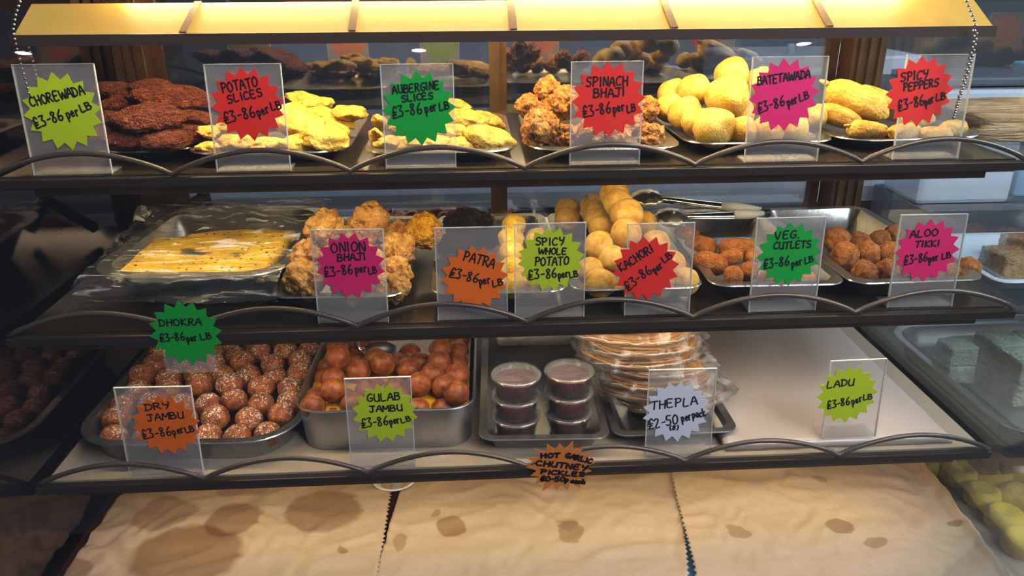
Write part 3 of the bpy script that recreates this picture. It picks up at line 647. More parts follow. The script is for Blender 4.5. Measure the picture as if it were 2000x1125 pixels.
MESH['batetawada'] = [blob_mesh('batetawada_shape', 'batetawada', 4, teardrop(s)) for s in range(3)]
def capsule(ax, ay, az, e, seed, low=.06, high=.02, taper=0.0):
    def fn(d):
        s = (abs(d.x)**e+abs(d.y)**2+abs(d.z)**2)**(-1/e) if False else 1
        x = math.copysign(abs(d.x)**(2/e), d.x); rr = math.sqrt(max(0, 1-abs(x)**e))
        q = math.hypot(d.y, d.z); yy, zz = (d.y/q*rr, d.z/q*rr) if q > 1e-6 else (0, 0)
        r = 1+low*fbm(d, 1.5, seed*7)+high*fbm(d, 6, seed)
        tp = 1-taper*x
        return Vector((x*ax*(1+.5*(r-1)), yy*ay*r*tp, zz*az*r*tp))
    return fn
MESH['pepper'] = [blob_mesh('battered_pepper_shape', 'pepper', 4, capsule(1, .46, .44, 3.2, s+1, .10, .03, .08)) for s in range(3)]
MESH['cutlet'] = [blob_mesh('cutlet_shape', 'cutlet', 4, capsule(1, .60, .58, 2.8, s+5, .09, .03)) for s in range(3)]
MESH['tikki'] = [blob_mesh('tikki_shape', 'tikki', 4, lump((1, .92, 1.0), .14, 1.5, .05, 5, .06, 3, s+40)) for s in range(3)]
MESH['onion'] = [blob_mesh('onion_bhaji_shape', 'onion', 5, lump((1, .88, 1.02), .36, 1.25, .10, 3.0, .12, 1.5, s+50)) for s in range(4)]
MESH['onion_gold'] = [blob_mesh('golden_bhaji_shape', 'onion_gold', 5, lump((1, .95, .95), .12, 1.6, .08, 4.4, .14, 2.6, 61))]
MESH['patra'] = [blob_mesh('patra_shape', 'patra', 5, lump((1, .8, .55), .16, 1.6, .06, 6, .22, 3.5, s+70)) for s in range(2)]
MESH['whole_potato'] = [blob_mesh('whole_potato_shape', 'whole_potato', 4, lump((1, .95, .92), .08, 1.3, .03, 5, .06, 3, s+80)) for s in range(2)]
MESH['kachori'] = [blob_mesh('kachori_shape', 'kachori', 4, lump((1, .97, .93), .05, 1.3, .014, 8, .0, 3, s+90)) for s in range(3)]
MESH['gulab'] = [blob_mesh('gulab_shape', 'gulab', 4, lump((1, 1, .95), .035, 1.2, .004, 6, 0, 3, s+100)) for s in range(3)]
MESH['jambu'] = [blob_mesh('dry_jambu_shape', 'jambu', 4, lump((1, 1, .88), .07, 1.3, .02, 6, .0, 3, s+110)) for s in range(4)]
HALF = {'chorewada': .36, 'potato': .34, 'aubergine': .42, 'spinach': .9, 'batetawada': .93, 'pepper': .44, 'cutlet': .58, 'tikki': 1, 'onion': .95, 'onion_gold': .95, 'patra': .55, 'whole_potato': .92, 'kachori': .93}
ORD = ['topmost', 'second highest', 'third highest', 'fourth highest', 'fifth highest', 'sixth highest', 'seventh highest', 'eighth highest', 'ninth highest', 'tenth highest', 'eleventh highest', 'twelfth highest',
       'thirteenth highest', 'fourteenth highest', 'fifteenth highest', 'sixteenth highest', 'seventeenth highest', 'eighteenth highest', 'nineteenth highest', 'twentieth highest', 'twenty-first highest', 'twenty-second highest']
def pile(name, kind, desc, where, cat, group, base, items, rot=True, seed=0, extra=None):
    """items: (px, py, Y, width px[, rz deg, tilt x deg, tilt y deg]); the piece sits where its pixel's sight line crosses depth Y, never below the tray."""
    rnd = random.Random(seed); out = []
    hp = HALF[kind]
    for it in items:
        px, py, yv, wpx = it[:4]
        p = on_y(px, py, yv); r_ = px_size(p, wpx*{'potato': 1.2, 'aubergine': 1.15, 'pepper': 1.06}.get(kind, 1))/2
        zmin = base + r_*hp*.96
        if p.z < zmin: p = on_z(px, py, zmin)
        rz, tx, ty = (list(it[4:])+[0, 0, 0])[:3] if len(it) > 4 else (rnd.uniform(0, 360), rnd.uniform(-14, 14), rnd.uniform(-14, 14))
        out.append([py, p, r_, rz, tx, ty])
    order = sorted(range(len(out)), key=lambda i: out[i][0]); rank = {i: k for k, i in enumerate(order)}
    objs = []
    for i, (py, p, r_, rz, tx, ty) in enumerate(out):
        me = MESH[kind][i % len(MESH[kind])]
        o = bpy.data.objects.new(name, me); COL.objects.link(o)
        o.location = p; o.scale = (r_, r_, r_); o.rotation_euler = (math.radians(tx), math.radians(ty), math.radians(rz))
        tag(o, f'{desc}, {ORD[rank[i]]} {where}', cat, group); objs.append(o)
    return objs
B1 = S1+.0015; B2 = S2+.0015; B3 = S3+.0015
pile('chorewada_patty', 'chorewada', 'crusty dark brown chorewada patty', 'on its platter', 'fritter', 'chorewada patties', B1, [
    (250, 272, .80, 96, 20, 0, 0), (322, 273, .80, 112, 60, 0, 0), (196, 262, .805, 90, 10, 0, 0), (372, 256, .83, 90, 0, 0, 6),
    (192, 234, .835, 96, 30, 0, 0), (292, 231, .815, 140, 0, 4, 0), (384, 234, .85, 100, 50, 0, 14), (232, 205, .87, 96, 0, 0, -10),
    (324, 194, .87, 130, 0, 0, 8), (380, 188, .90, 84, 0, 0, 24), (228, 176, .92, 92, 20, 0, 8), (296, 170, .92, 86, 0, 0, 0)], seed=1)
pile('potato_slice', 'potato', 'yellow battered potato slice', 'on its platter', 'fritter', 'potato slices', B1, [
    (410, 258, .815, 44, 70, 20, 0), (408, 288, .79, 44, 10, 0, 0), (462, 280, .80, 70, 0, 0, 0), (520, 284, .80, 64, 30, 0, 0), (588, 281, .80, 74, 0, 0, 0), (633, 269, .795, 86, -20, 15, 10),
    (575, 236, .83, 96, -30, 12, 18), (645, 250, .84, 66, -25, 0, 20), (520, 240, .84, 70, 0, 0, 0), (462, 248, .83, 66, 0, 0, 0), (634, 226, .87, 66, -20, 0, 12), (682, 221, .86, 60, 15, 0, 4), (612, 205, .89, 62, 0, 0, -6), (592, 193, .93, 56, -20, 0, 10), (672, 240, .86, 40, 0, 0, 20)], seed=2)
pile('aubergine_slice', 'aubergine', 'plump yellow aubergine slice', 'on its platter', 'fritter', 'aubergine slices', B1, [
    (955, 271, .80, 88, -10, 5, 12), (905, 284, .80, 64, 10, 0, 0), (800, 284, .795, 70, 0, 0, 0), (762, 281, .795, 60, 20, 0, 0), (737, 272, .80, 44, 80, 30, 60), (742, 240, .83, 40, 70, 10, 50), (850, 280, .80, 60, 0, 0, 0),
    (880, 258, .83, 60, 0, 0, 0), (908, 234, .86, 78, -10, 0, 8), (950, 236, .88, 62, -15, 0, 18), (932, 252, .85, 52, 0, 0, 10), (890, 207, .90, 52, -20, 0, 10), (792, 250, .84, 60, 0, 0, 0), (838, 240, .86, 60, 0, 0, 0)], seed=3)
pile('spinach_bhaji', 'spinach', 'knobbly brown spinach bhaji', 'on its platter', 'fritter', 'spinach bhajis', B1, [
    (1056, 254, .80, 82), (1104, 268, .795, 56), (1150, 262, .80, 60), (1205, 264, .80, 60), (1272, 267, .80, 56), (1032, 208, .85, 50), (1074, 216, .86, 48), (1108, 200, .85, 70),
    (1262, 214, .86, 56), (1205, 216, .86, 56), (1070, 174, .88, 52), (1240, 245, .83, 44)], seed=4)
pile('batetawada', 'batetawada', 'smooth yellow batetawada ball', 'on its platter', 'fritter', 'batetawada balls', B1, [
    (1394, 250, .80, 82, 40, 30, 0), (1448, 258, .80, 62, 0, 0, 0), (1358, 238, .815, 56, 0, 0, 20), (1500, 254, .80, 64, 0, 0, 0), (1548, 250, .80, 60, 0, 0, 0), (1338, 222, .85, 68, 0, 0, 0), (1446, 222, .85, 56, 0, 0, 0), (1308, 212, .88, 58, 0, 0, 0),
    (1590, 228, .84, 50, 0, 0, 0), (1420, 190, .845, 86, 0, 0, 14), (1355, 178, .89, 66, 0, 0, 10), (1314, 184, .92, 60, 0, 0, 0), (1429, 146, .90, 68, 0, 0, 0), (1500, 200, .86, 60, 0, 0, 0), (1482, 160, .90, 58, 0, 0, 0)], seed=5)
peps = pile('battered_pepper', 'pepper', 'long yellow battered pepper', 'on its platter', 'fritter', 'battered peppers', B1, [
    (1696, 256, .80, 82, 5, 0, 8), (1768, 258, .795, 76, 20, 0, 0), (1826, 262, .79, 62, -10, 0, 0), (1862, 250, .80, 66, 20, 0, 0), (1640, 228, .84, 84, -12, 0, 18), (1673, 198, .855, 128, -10, 0, 22), (1712, 193, .89, 84, -20, 0, 16), (1790, 232, .84, 74, 10, 0, 0)], seed=6)
for o in peps:
    st = bmesh.new(); add_tube(st, [(-.93, 0, .10), (-1.10, .0, .13), (-1.24, .02, .12)], [.10, .07, .035], 8)
    s = bm_obj('pepper_stem', st, M['pepper'], o)

pile('onion_bhaji', 'onion', 'craggy golden-brown onion bhaji', 'in its tray', 'fritter', 'onion bhajis', B2, [
    (592, 550, .745, 80), (690, 556, .745, 76), (776, 562, .745, 54), (740, 560, .75, 60), (598, 506, .785, 68), (658, 515, .79, 70), (722, 515, .79, 64), (774, 530, .775, 60), (780, 490, .82, 62), (636, 450, .83, 78),
    (722, 443, .85, 84), (680, 468, .84, 56), (776, 458, .86, 48)], seed=7)
pile('golden_bhaji', 'onion_gold', 'deep yellow round bhaji perched on the rim between the onion and patra trays', '', 'fritter', None, B2, [(829, 451, .845, 74, 30, 0, 0)], seed=8)[0]['label'] = 'deep yellow round bhaji perched between the onion and patra trays'
pile('patra_roll', 'patra', 'nearly black patra roll', 'in the patra tray', 'fritter', 'patra rolls', B2, [(912, 433, .90, 98, 0, 0, 0), (892, 478, .86, 80, 0, 0, 0), (884, 520, .80, 76, 20, 0, 0), (940, 470, .88, 70, 10, 0, 0)], seed=9)
pile('spicy_whole_potato', 'whole_potato', 'bright yellow whole potato fritter', 'in the patra tray', 'fritter', 'spicy whole potatoes', B2, [
    (1004, 558, .745, 56), (1056, 556, .745, 56), (1000, 526, .775, 54), (1044, 510, .79, 54), (1000, 494, .81, 52), (998, 466, .84, 52), (1004, 441, .87, 50), (1048, 468, .85, 50), (958, 545, .765, 46)], seed=10)
pile('kachori_ball', 'kachori', 'pale floury kachori ball', 'of the kachori heap', 'fritter', 'kachori balls', B2, [
    (1172, 553, .745, 64), (1240, 556, .745, 62), (1290, 554, .745, 60), (1336, 550, .745, 62), (1152, 528, .775, 56), (1196, 507, .785, 60), (1250, 512, .78, 60), (1310, 516, .775, 58), (1170, 480, .80, 62),
    (1223, 455, .80, 62), (1280, 476, .80, 58), (1174, 446, .845, 52), (1224, 418, .82, 66), (1258, 436, .85, 52), (1164, 430, .88, 50), (1208, 397, .85, 60), (1200, 379, .885, 58), (1157, 413, .92, 50), (1155, 400, .96, 46), (1108, 428, .93, 50), (1108, 410, .97, 50)], seed=11)
pile('veg_cutlet', 'cutlet', 'orange-brown oblong veg cutlet', 'in its tray', 'fritter', 'veg cutlets', B2, [
    (1432, 540, .75, 64, 75, 0, 0), (1462, 530, .765, 62, 60, 0, 0), (1386, 514, .79, 76, 130, 0, 0), (1505, 545, .75, 60, 20, 0, 0), (1565, 545, .75, 58, 0, 0, 0), (1427, 503, .80, 54, 20, 0, 0), (1440, 486, .83, 76, 170, 0, 0), (1468, 500, .81, 50, 60, 0, 0),
    (1370, 480, .85, 66, 140, 0, 0), (1342, 458, .89, 56, 130, 0, 0)], seed=12)
pile('aloo_tikki', 'tikki', 'rounded brown aloo tikki', 'in its tray', 'fritter', 'aloo tikki', B2, [
    (1689, 534, .76, 52), (1731, 531, .76, 50), (1776, 534, .76, 48), (1820, 532, .76, 48), (1890, 526, .765, 50), (1858, 533, .76, 42), (1650, 500, .805, 56), (1692, 495, .81, 52), (1735, 494, .81, 50), (1780, 500, .81, 48),
    (1634, 470, .845, 54), (1678, 474, .86, 46), (1718, 470, .86, 44), (1746, 460, .88, 44)], seed=13)

# dhokra slab, cling film, bent bar
o, w_, l_, h, c, ang, z = TR['dhokra']
def local_world(key, x, y, zz):
    o, w_, l_, h, c, ang, z = TR[key]; ca, sa = math.cos(ang), math.sin(ang)
    return Vector((c.x+ca*x-sa*y, c.y+sa*x+ca*y, z+zz))
bm = bmesh.new()
gx, gy = 36, 24; top = {}
a, b = -w_/2+.024, w_/2-.026; y0, y1 = .0225, .150
def slab_edge(u): return 0
rows = []
for j in range(gy+1):
    row = []
    for i in range(gx+1):
        u, v = i/gx, j/gy; x = a+(b-a)*u; y = y0+(y1-y0)*v*(.75+.25*sstep(0, .6, u))
        zz = .0425+.006*v+.0015*fbm((x, y, 0), 40, 2)
        if i in (0, gx) or j in (0, gy): zz -= .0025
        row.append(bm.verts.new((x, y, zz)))
    rows.append(row)
for j in range(gy):
    for i in range(gx): bm.faces.new((rows[j][i], rows[j][i+1], rows[j+1][i+1], rows[j+1][i]))
border = [rows[0][i] for i in range(gx+1)] + [rows[j][gx] for j in range(1, gy+1)] + [rows[gy][i] for i in range(gx-1, -1, -1)] + [rows[j][0] for j in range(gy-1, 0, -1)]
low = [bm.verts.new((v.co.x, v.co.y, .031)) for v in border]
for k in range(len(border)):
    k2 = (k+1) % len(border); bm.faces.new((border[k], low[k], low[k2], border[k2]))
bm.faces.new(low)
dh = bm_obj('dhokra_slab', bm, M['dhokra']); dh.location = (c.x, c.y, z); dh.rotation_euler = (0, 0, ang)
tag(dh, 'bright yellow speckled dhokra slab under cling film', 'savoury cake')
# film: loose sheet draped over the tray and down its front
bm = bmesh.new(); gx, gy = 90, 70; rows = []
for j in range(gy+1):
    row = []
    for i in range(gx+1):
        u, v = i/gx, j/gy
        x = -w_/2-.006+(w_+.004)*u; y = -.012+(l_+.006)*v
        zz = h+.004 + .012*sstep(.15, .5, v)*(1-.3*v) + .006*fbm((x*.5, y*2.5, 0), 30, 5)*sstep(.05, .3, v)
        ridge = math.exp(-((v-.60-.10*math.sin(u*5))**2)/.006); zz += .020*ridge*(.5+.5*nz((u*9, v*3, 0), 1.0, 3))*sstep(0, .2, 1-u)
        if v < .10:   # hangs down in front
            t = 1-v/.10; y = -.012+.010*math.sin(t*6+u*7)*t*.5-.006*t+.004*(1-t); zz = h+.003-(.030)*t*(.82+.2*nz((u*4, 0, 0), 1, 2)) + .003*nz((u*14, v*60, 0), 1, 8)
        if u < .03: zz -= .010*(1-u/.03)
        if v >= .10 and u >= .03: zz = max(zz, h+.0016)
        row.append(bm.verts.new((x, y, zz)))
    rows.append(row)
for j in range(gy):
    for i in range(gx): bm.faces.new((rows[j][i], rows[j][i+1], rows[j+1][i+1], rows[j+1][i]))
fl = bm_obj('cling_film', bm, M['film']); fl.location = (c.x, c.y, z); fl.rotation_euler = (0, 0, ang)
tag(fl, 'crumpled clear cling film stretched over the dhokra tray', 'cling film')
bm = bmesh.new()
q = [on_y(302, 441, 1.0), on_y(392, 388, 1.02), on_y(404, 388, 1.02), on_y(422, 440, 1.0)]
for p, p2 in ((q[0], q[1]), (q[1], q[2]), (q[2], q[3])):
    d = (p2-p).normalized(); n = Vector((0, -.35, 1)).normalized(); s = d.cross(n).normalized()*.0045; n = s.cross(d).normalized()*.0055
    vs = [bm.verts.new(e+k) for e in (p-d*.004, p2+d*.004) for k in (s+n, s-n, -s-n, -s+n)]
    for f in ((0, 1, 2, 3), (7, 6, 5, 4), (0, 4, 5, 1), (1, 5, 6, 2), (2, 6, 7, 3), (3, 7, 4, 0)): bm.faces.new([vs[i] for i in f])
o = bm_obj('bent_bar', bm, M['black'], smooth=False); tag(o, 'bent glossy black bar lying behind the wrapped dhokra tray', 'utensil')

# tongs across the back of the cutlet tray
hinge = on_y(1490, 417, .93)
tg = empty('serving_tongs', hinge); tag(tg, 'chrome serving tongs with scalloped heads across the cutlet tray', 'tongs')
def tong_arm(pa, pb, head_px, head_r):
    A, B = pa-hinge, pb-hinge; d = (B-A).normalized(); L_ = (B-A).length
    bm = bmesh.new(); nrm = Vector((0, -.45, .9)).normalized(); sd = d.cross(nrm).normalized()
    prof = [(-.0055, -.003), (-.0055, .001), (-.003, .0035), (.003, .0035), (.0055, .001), (.0055, -.003)]
    rings = []
    for k in range(9):
        t = k/8; wd = .55+.45*math.sin(PI*min(1, .3+t*.7)); p = A+d*L_*t
        rings.append([bm.verts.new(p+sd*x*wd+nrm*y) for x, y in prof])
    for r0, r1 in zip(rings, rings[1:]):
        for k in range(len(prof)): bm.faces.new((r0[k], r0[(k+1) % 6], r1[(k+1) % 6], r1[k]))
    bm.faces.new(rings[0][::-1]); bm.faces.new(rings[-1])
    arm = bm_obj('arm', bm, M['chrome'], tg)
    bm = bmesh.new(); add_tube(bm, [A+d*.001+nrm*.001, A+d*L_*.2+nrm*.001, A+d*L_*.38+nrm*.001], [.004, .0066, .0062], 10); g = bm_obj('grip', bm, M['white_paint'], arm); g['label'] = 'pale grip sleeve'
    # scalloped spoon head
    bm = bmesh.new(); C0 = B+d*head_r*.8; N = 40; rr = []
    for j in range(6):
        f = j/5; ring_ = []
        for k in range(N):
            a_ = 2*PI*k/N; sc_ = 1+.10*f*abs(math.sin(a_*5)); x = math.cos(a_)*f*head_r*1.25*sc_; y = math.sin(a_)*f*head_r*sc_
            ring_.append(bm.verts.new(C0+d*x+sd*y+nrm*(.008*(1-f*f))))
        rr.append(ring_)
    for r0, r1 in zip(rr, rr[1:]):
        for k in range(N): bm.faces.new((r0[k], r0[(k+1) % N], r1[(k+1) % N], r1[k]))
    hd = bm_obj('scalloped_head', bm, M['steel'], arm); so = hd.modifiers.new('thick', 'SOLIDIFY'); so.thickness = .001
tong_arm(hinge+Vector((0, .004, .002)), on_y(1285, 388, .985), None, .017)
tong_arm(hinge+Vector((0, -.004, .0)), on_y(1335, 424, .92), None, .017)
bm = bmesh.new(); add_tube(bm, [Vector((-.003, 0, 0)), Vector((.008, 0, 0))], .006, 10); bm_obj('hinge', bm, M['black'], tg)

# ------------------------------------------------------------------ lower shelf
ORDN = ['first', 'second', 'third', 'fourth', 'fifth', 'sixth', 'seventh', 'eighth', 'ninth', 'tenth', 'eleventh', 'twelfth']
o, w_, l_, h, c, ang, z = TR['jambu']
rnd = random.Random(21); R0 = .0158
rows_n = 9; pit = .0285
for j in range(rows_n):
    y = .034+pit*j; hw = w_/2-.026-(.012 if j == 0 else 0)
    n = int((2*hw)/.0308)+1 - (j % 2 if j else 0)
    for i in range(n):
        x = hw-i*(2*hw/(n-1)) if j % 2 == 0 else hw*.96-i*(2*hw*.96/(n-1))
        r_ = R0*rnd.uniform(.93, 1.03)
        zz = .0022+r_*.88 + .008*rnd.random()*(1 if 0 < j else .3) + .010*sstep(0, 4, j)
        p = local_world('jambu', x+rnd.uniform(-.0015, .0015), y+rnd.uniform(-.0015, .0015), zz)
        ob = bpy.data.objects.new('dry_jambu', MESH['jambu'][rnd.randrange(4)]); COL.objects.link(ob)
        ob.location = p; ob.scale = (r_, r_, r_); ob.rotation_euler = (rnd.uniform(-.35, .35), rnd.uniform(-.35, .35), rnd.uniform(0, 6.28))
        tag(ob, f'coconut-dusted jambu ball, {ORDN[i]} from the gulab tin in the {ORDN[j]} row back', 'sweet', 'dry jambu balls')
# gulab jambu
GU = [(613, 784, 0), (642, 798, 0), (604, 806, 0), (676, 795, 0), (648, 768, 1), (684, 772, 0), (639, 737, 0), (657, 747, 1), (642, 717, 0), (658, 687, 1), (668, 708, 2), (690, 672, 0), (733, 664, 0), (703, 727, 1), (700, 704, 0), (733, 702, 1),
      (749, 722, 1), (757, 737, 0), (776, 712, 0), (800, 692, 0), (797, 724, 1), (820, 710, 0), (864, 684, 1), (898, 668, 0), (902, 688, 0), (858, 708, 1), (902, 709, 0), (847, 732, 1), (898, 737, 1), (821, 760, 1), (868, 758, 1), (895, 783, 1),
      (820, 794, 0), (858, 800, 0), (712, 772, 0), (742, 784, 0), (778, 786, 0), (730, 752, 0), (770, 756, 0)]
zr = TR['gulab'][6]+TR['gulab'][3]
pos = []
for px, py, lv in GU:
    zz = zr-.010+lv*.0125; p = on_z(px, py, zz); r_ = .0140 if py > 740 else .0146
    pos.append([p, r_])
GM = Vector((TR['gulab'][4].x, TR['gulab'][4].y, 0))
for it in range(60):
    for i in range(len(pos)):
        for j in range(i):
            d = pos[i][0]-pos[j][0]; L_ = d.length; m_ = (pos[i][1]+pos[j][1])*.97
            if L_ < m_ and L_ > 1e-6:
                k = d/L_*(m_-L_)*.5; pos[i][0] = pos[i][0]+k; pos[j][0] = pos[j][0]-k
    go, gw, gl, gh, gc, ga, gz = TR['gulab']
    for q in pos:
        q[0].z = min(max(q[0].z, gz+.018), zr+.020)
        dx = q[0].x-gc.x; dy = q[0].y-gc.y
        lim = gw/2-q[1]-.006; dx = min(max(dx, -lim), lim); dy = min(max(dy, q[1]+.006), gl-q[1]-.006)
        q[0].x, q[0].y = gc.x+dx, gc.y+dy
order = sorted(range(len(pos)), key=lambda i: project(pos[i][0])[1])
bands = [order[i:i+6] for i in range(0, len(order), 6)]
for bi, band in enumerate(bands):
    for k, i in enumerate(sorted(band, key=lambda i: pos[i][0].x)):
        p, r_ = pos[i]; ob = bpy.data.objects.new('gulab_jambu', MESH['gulab'][i % 3]); COL.objects.link(ob); ob.location = p; ob.scale = (r_, r_, r_)
        ob.rotation_euler = (random.uniform(0, 6), random.uniform(0, 6), 0)
        tag(ob, f'glossy brown gulab jambu, {ORDN[k]} from the dry jambu side, band {ORDN[bi]} from the ladle end', 'sweet', 'gulab jambu balls')
go, gw, gl, gh, gc, ga, gz = TR['gulab']
bm = bmesh.new(); pts = rounded(gw-.016, gl-.016, .024)
vs = [bm.verts.new((x, y+.008, gh-.009)) for x, y in pts]; lo_ = [bm.verts.new((x*.98, (y+.008)*.98+.002, .004)) for x, y in pts]
bm.faces.new(vs); bm.faces.new(lo_[::-1])
for k in range(len(vs)): bm.faces.new((lo_[k], lo_[(k+1) % len(vs)], vs[(k+1) % len(vs)], vs[k]))
sy = bm_obj('sugar_syrup', bm, M['syrup']); sy.location = (gc.x, gc.y, gz); sy.rotation_euler = (0, 0, ga); tag(sy, 'golden syrup the gulab jambu float in', 'syrup', kind='stuff')
# ladle
lp = on_z(742, 692, zr+.004); ld = empty('ladle', lp); tag(ld, 'shiny steel ladle resting among the gulab jambu', 'ladle')
bm = bmesh.new(); add_lathe(bm, [(0, -.011), (.010, -.009), (.017, -.002), (.0195, .006), (.0205, .0066), (.0195, .0074), (.016, -.001), (.009, -.0075), (0, -.0095)], 28); bm_obj('ladle_bowl', bm, M['alu'], ld)
he = on_z(690, 640, zr+.042)-lp
bm = bmesh.new(); d = Vector((he.x, he.y, 0)).normalized()*.019
add_tube(bm, [d+Vector((0, 0, .006)), d*1.35+Vector((0, 0, .009)), d*1.35+(he-d*1.35)*.5+Vector((0, 0, .003)), he], [.0045, .004, .0035, .0035], 8); bm_obj('ladle_handle', bm, M['chrome'], ld)

# chutney pots
def pot(px, py_bottom_z, y, k, label):
    zb = py_bottom_z+k*.0255
    c = Vector((px.x, px.y, zb)); r = empty('chutney_pot', c); tag(r, label, 'pot', 'chutney pots')
    bm = bmesh.new(); add_lathe(bm, [(0, 0), (.0200, 0), (.0212, .001), (.0252, .0215), (.0268, .0225), (.0252, .0228), (.0206, .0016), (0, .0012)], 40); bm_obj('pot_cup', bm, M['pot'], r)
    bm = bmesh.new(); add_lathe(bm, [(0, .0022), (.0200, .0022), (.0236, .018), (.021, .0196), (.012, .0186), (0, .0192)], 40)
    for v in bm.verts:
        if v.co.z > .017: v.co.z += .0012*nz(v.co, 260, k)
    bm_obj('chutney', bm, M['chutney'], r)
    bm = bmesh.new(); add_lathe(bm, [(0, .0242), (.0215, .0242), (.0222, .0252), (.0262, .0252), (.0276, .0242), (.0278, .0222), (.0270, .0222), (.0268, .0236), (.0226, .0240), (.0217, .0233), (0, .0233)], 44); bm_obj('pot_lid', bm, M['pot'], r)
PL = on_z(1009, 852, S3+.0025); PRr = on_z(1111, 846, S3+.0025)
PL = Vector((PL.x, PL.y, 0)); PRr = Vector((PRr.x, PRr.y, 0))
PL.y += .008; PRr.y += .010
for k, nm in enumerate(('bottom', 'middle', 'topmost')):
    pot(PL, S3+.0022, 0, k, f'lidded clear pot of red chutney, {nm} of the stack nearer the gulab tin')
    pot(PRr, S3+.0022, 0, k, f'lidded clear pot of red chutney, {nm} of the stack nearer the thepla packs')

# thepla packs
o, w_, l_, h, c, ang, z = TR['thepla']
PK = [(1308, 826, .078), (1298, 800, .138), (1290, 776, .140), (1282, 752, .138), (1275, 728, .140), (1262, 706, .146), (1252, 688, .140), (1240, 668, .142), (1228, 650, .140)]
np_ = len(PK)
for k, (px, py, wd) in enumerate(PK):
    zb = S3+.0040+k*.0140
    cx = c.x+.008-.0060*k+.005*math.sin(k*2.3)-(.008 if k == 0 else 0); cy = c.y+.082+.003*math.sin(k*1.7)+.0015*k
    r = empty('thepla_pack', (cx, cy, zb), math.radians((-6, 8, -3, 5, -9, 4, 10, -4, 3)[k]))
    r.rotation_euler = (math.radians((0, .6, 0, .6, 0, .5, 0, .6, 0)[k]), math.radians((0, 0, .6, 0, .8, 0, .5, 0, .8)[k]), r.rotation_euler[2])
    tag(r, f'clear-bagged pack of folded thepla flatbreads, {["lowest", "second", "third", "fourth", "fifth", "sixth", "seventh", "eighth", "ninth and topmost"][k]} up in the stack', 'flatbread pack', 'thepla packs')
    for q in range(3):
        bm = bmesh.new(); R_ = wd/2*(.93-.02*q); rings = []
        for zz in (0, .0022):
            for f in ((1.0,) if zz == 0 else (1.0, .7, .35)):
                rings.append([bm.verts.new((R_*f*math.cos(a_)*(1+.03*math.sin(3*a_+k+q)), R_*.72*f*math.sin(a_)*(1+.03*math.cos(2*a_+k)), .0009+q*.0034+zz*(1.0 if f == 1 else 1.15)
                      + .0010*math.sin(4*a_+k*1.3+q)*f + .0014*math.cos(a_*2+k)*f)) for a_ in [2*PI*m/40 for m in range(40)]])
        for r0, r1 in zip(rings, rings[1:]):
            for m in range(40): bm.faces.new((r0[m], r0[(m+1) % 40], r1[(m+1) % 40], r1[m]))
        bm.faces.new(rings[0][::-1]); bm.faces.new(rings[-1])
        bm_obj('flatbread', bm, M['flatbread'], r)
    bm = bmesh.new(); R_ = wd/2; N = 72; prof = [(.25, .0002), (.8, .0002), (1.0, .0022), (1.10, .006), (1.03, .0100), (.8, .0122), (.4, .0125)]; rings = []
    for (f, zz) in prof:
        ring_ = []
        for m in range(N):
            a_ = 2*PI*m/N; j = 1+ (.07*nz((math.cos(a_)*3, math.sin(a_)*3, zz*300+k*7), 2.2, k) + .05*nz((math.cos(a_)*9, math.sin(a_)*9, k), 2, k))*max(0, f-.5)*2
            ext = 1+.16*max(0, math.cos(a_+k*.4))**6*(f > .95)
            ring_.append(bm.verts.new((R_*f*j*ext*math.cos(a_), R_*.76*f*j*math.sin(a_), zz+.0022*nz((math.cos(a_)*5*f, math.sin(a_)*5*f, k*3), 1.6, 4)*(zz > .008))))
        rings.append(ring_)
    for r0, r1 in zip(rings, rings[1:]):
        for m in range(N): bm.faces.new((r0[m], r0[(m+1) % N], r1[(m+1) % N], r1[m]))
    bm.faces.new(rings[-1]); bm.faces.new(rings[0][::-1])
    bm_obj('bag', bm, M['bag'], r)['label'] = 'crinkled clear plastic bag'

# wrapped board the ladu sign stands on
fa, fb, ba = on_z(1400, 886, S3+.010), on_z(1842, 862, S3+.010), on_z(1640, 656, S3+.010)
xl, xr = .215, .468; yf_, yb_ = Y3+.012, 1.030
bm = bmesh.new(); gx, gy = 44, 50; rows = []
for j in range(gy+1):
    row = []
    for i in range(gx+1):
        u, v = i/gx, j/gy; x = xl+(xr-xl)*u; y = yf_+(yb_-yf_)*v
        zz = .0096+.0008*fbm((x*1.0, y*.35, 0), 46, 3)+.0006*abs(nz((x*1.4+y*.5, y*.3, 0), 75, 6))
        if i in (0, gx) or j in (0, gy): zz -= .0022
        row.append(bm.verts.new((x, y, S3+zz)))
    rows.append(row)
for j in range(gy):
    for i in range(gx): bm.faces.new((rows[j][i], rows[j][i+1], rows[j+1][i+1], rows[j+1][i]))
border = [rows[0][i] for i in range(gx+1)] + [rows[j][gx] for j in range(1, gy+1)] + [rows[gy][i] for i in range(gx-1, -1, -1)] + [rows[j][0] for j in range(gy-1, 0, -1)]
low = [bm.verts.new((v.co.x, v.co.y+ (.002*nz(v.co, 60, 2)), S3+.0004)) for v in border]
for k in range(len(border)):
    k2 = (k+1) % len(border); bm.faces.new((border[k], low[k], low[k2], border[k2]))
bm.faces.new(low)
o = bm_obj('wrapped_board', bm, M['wrapped']); tag(o, 'empty pale board wrapped tight in film, under the ladu sign', 'board')

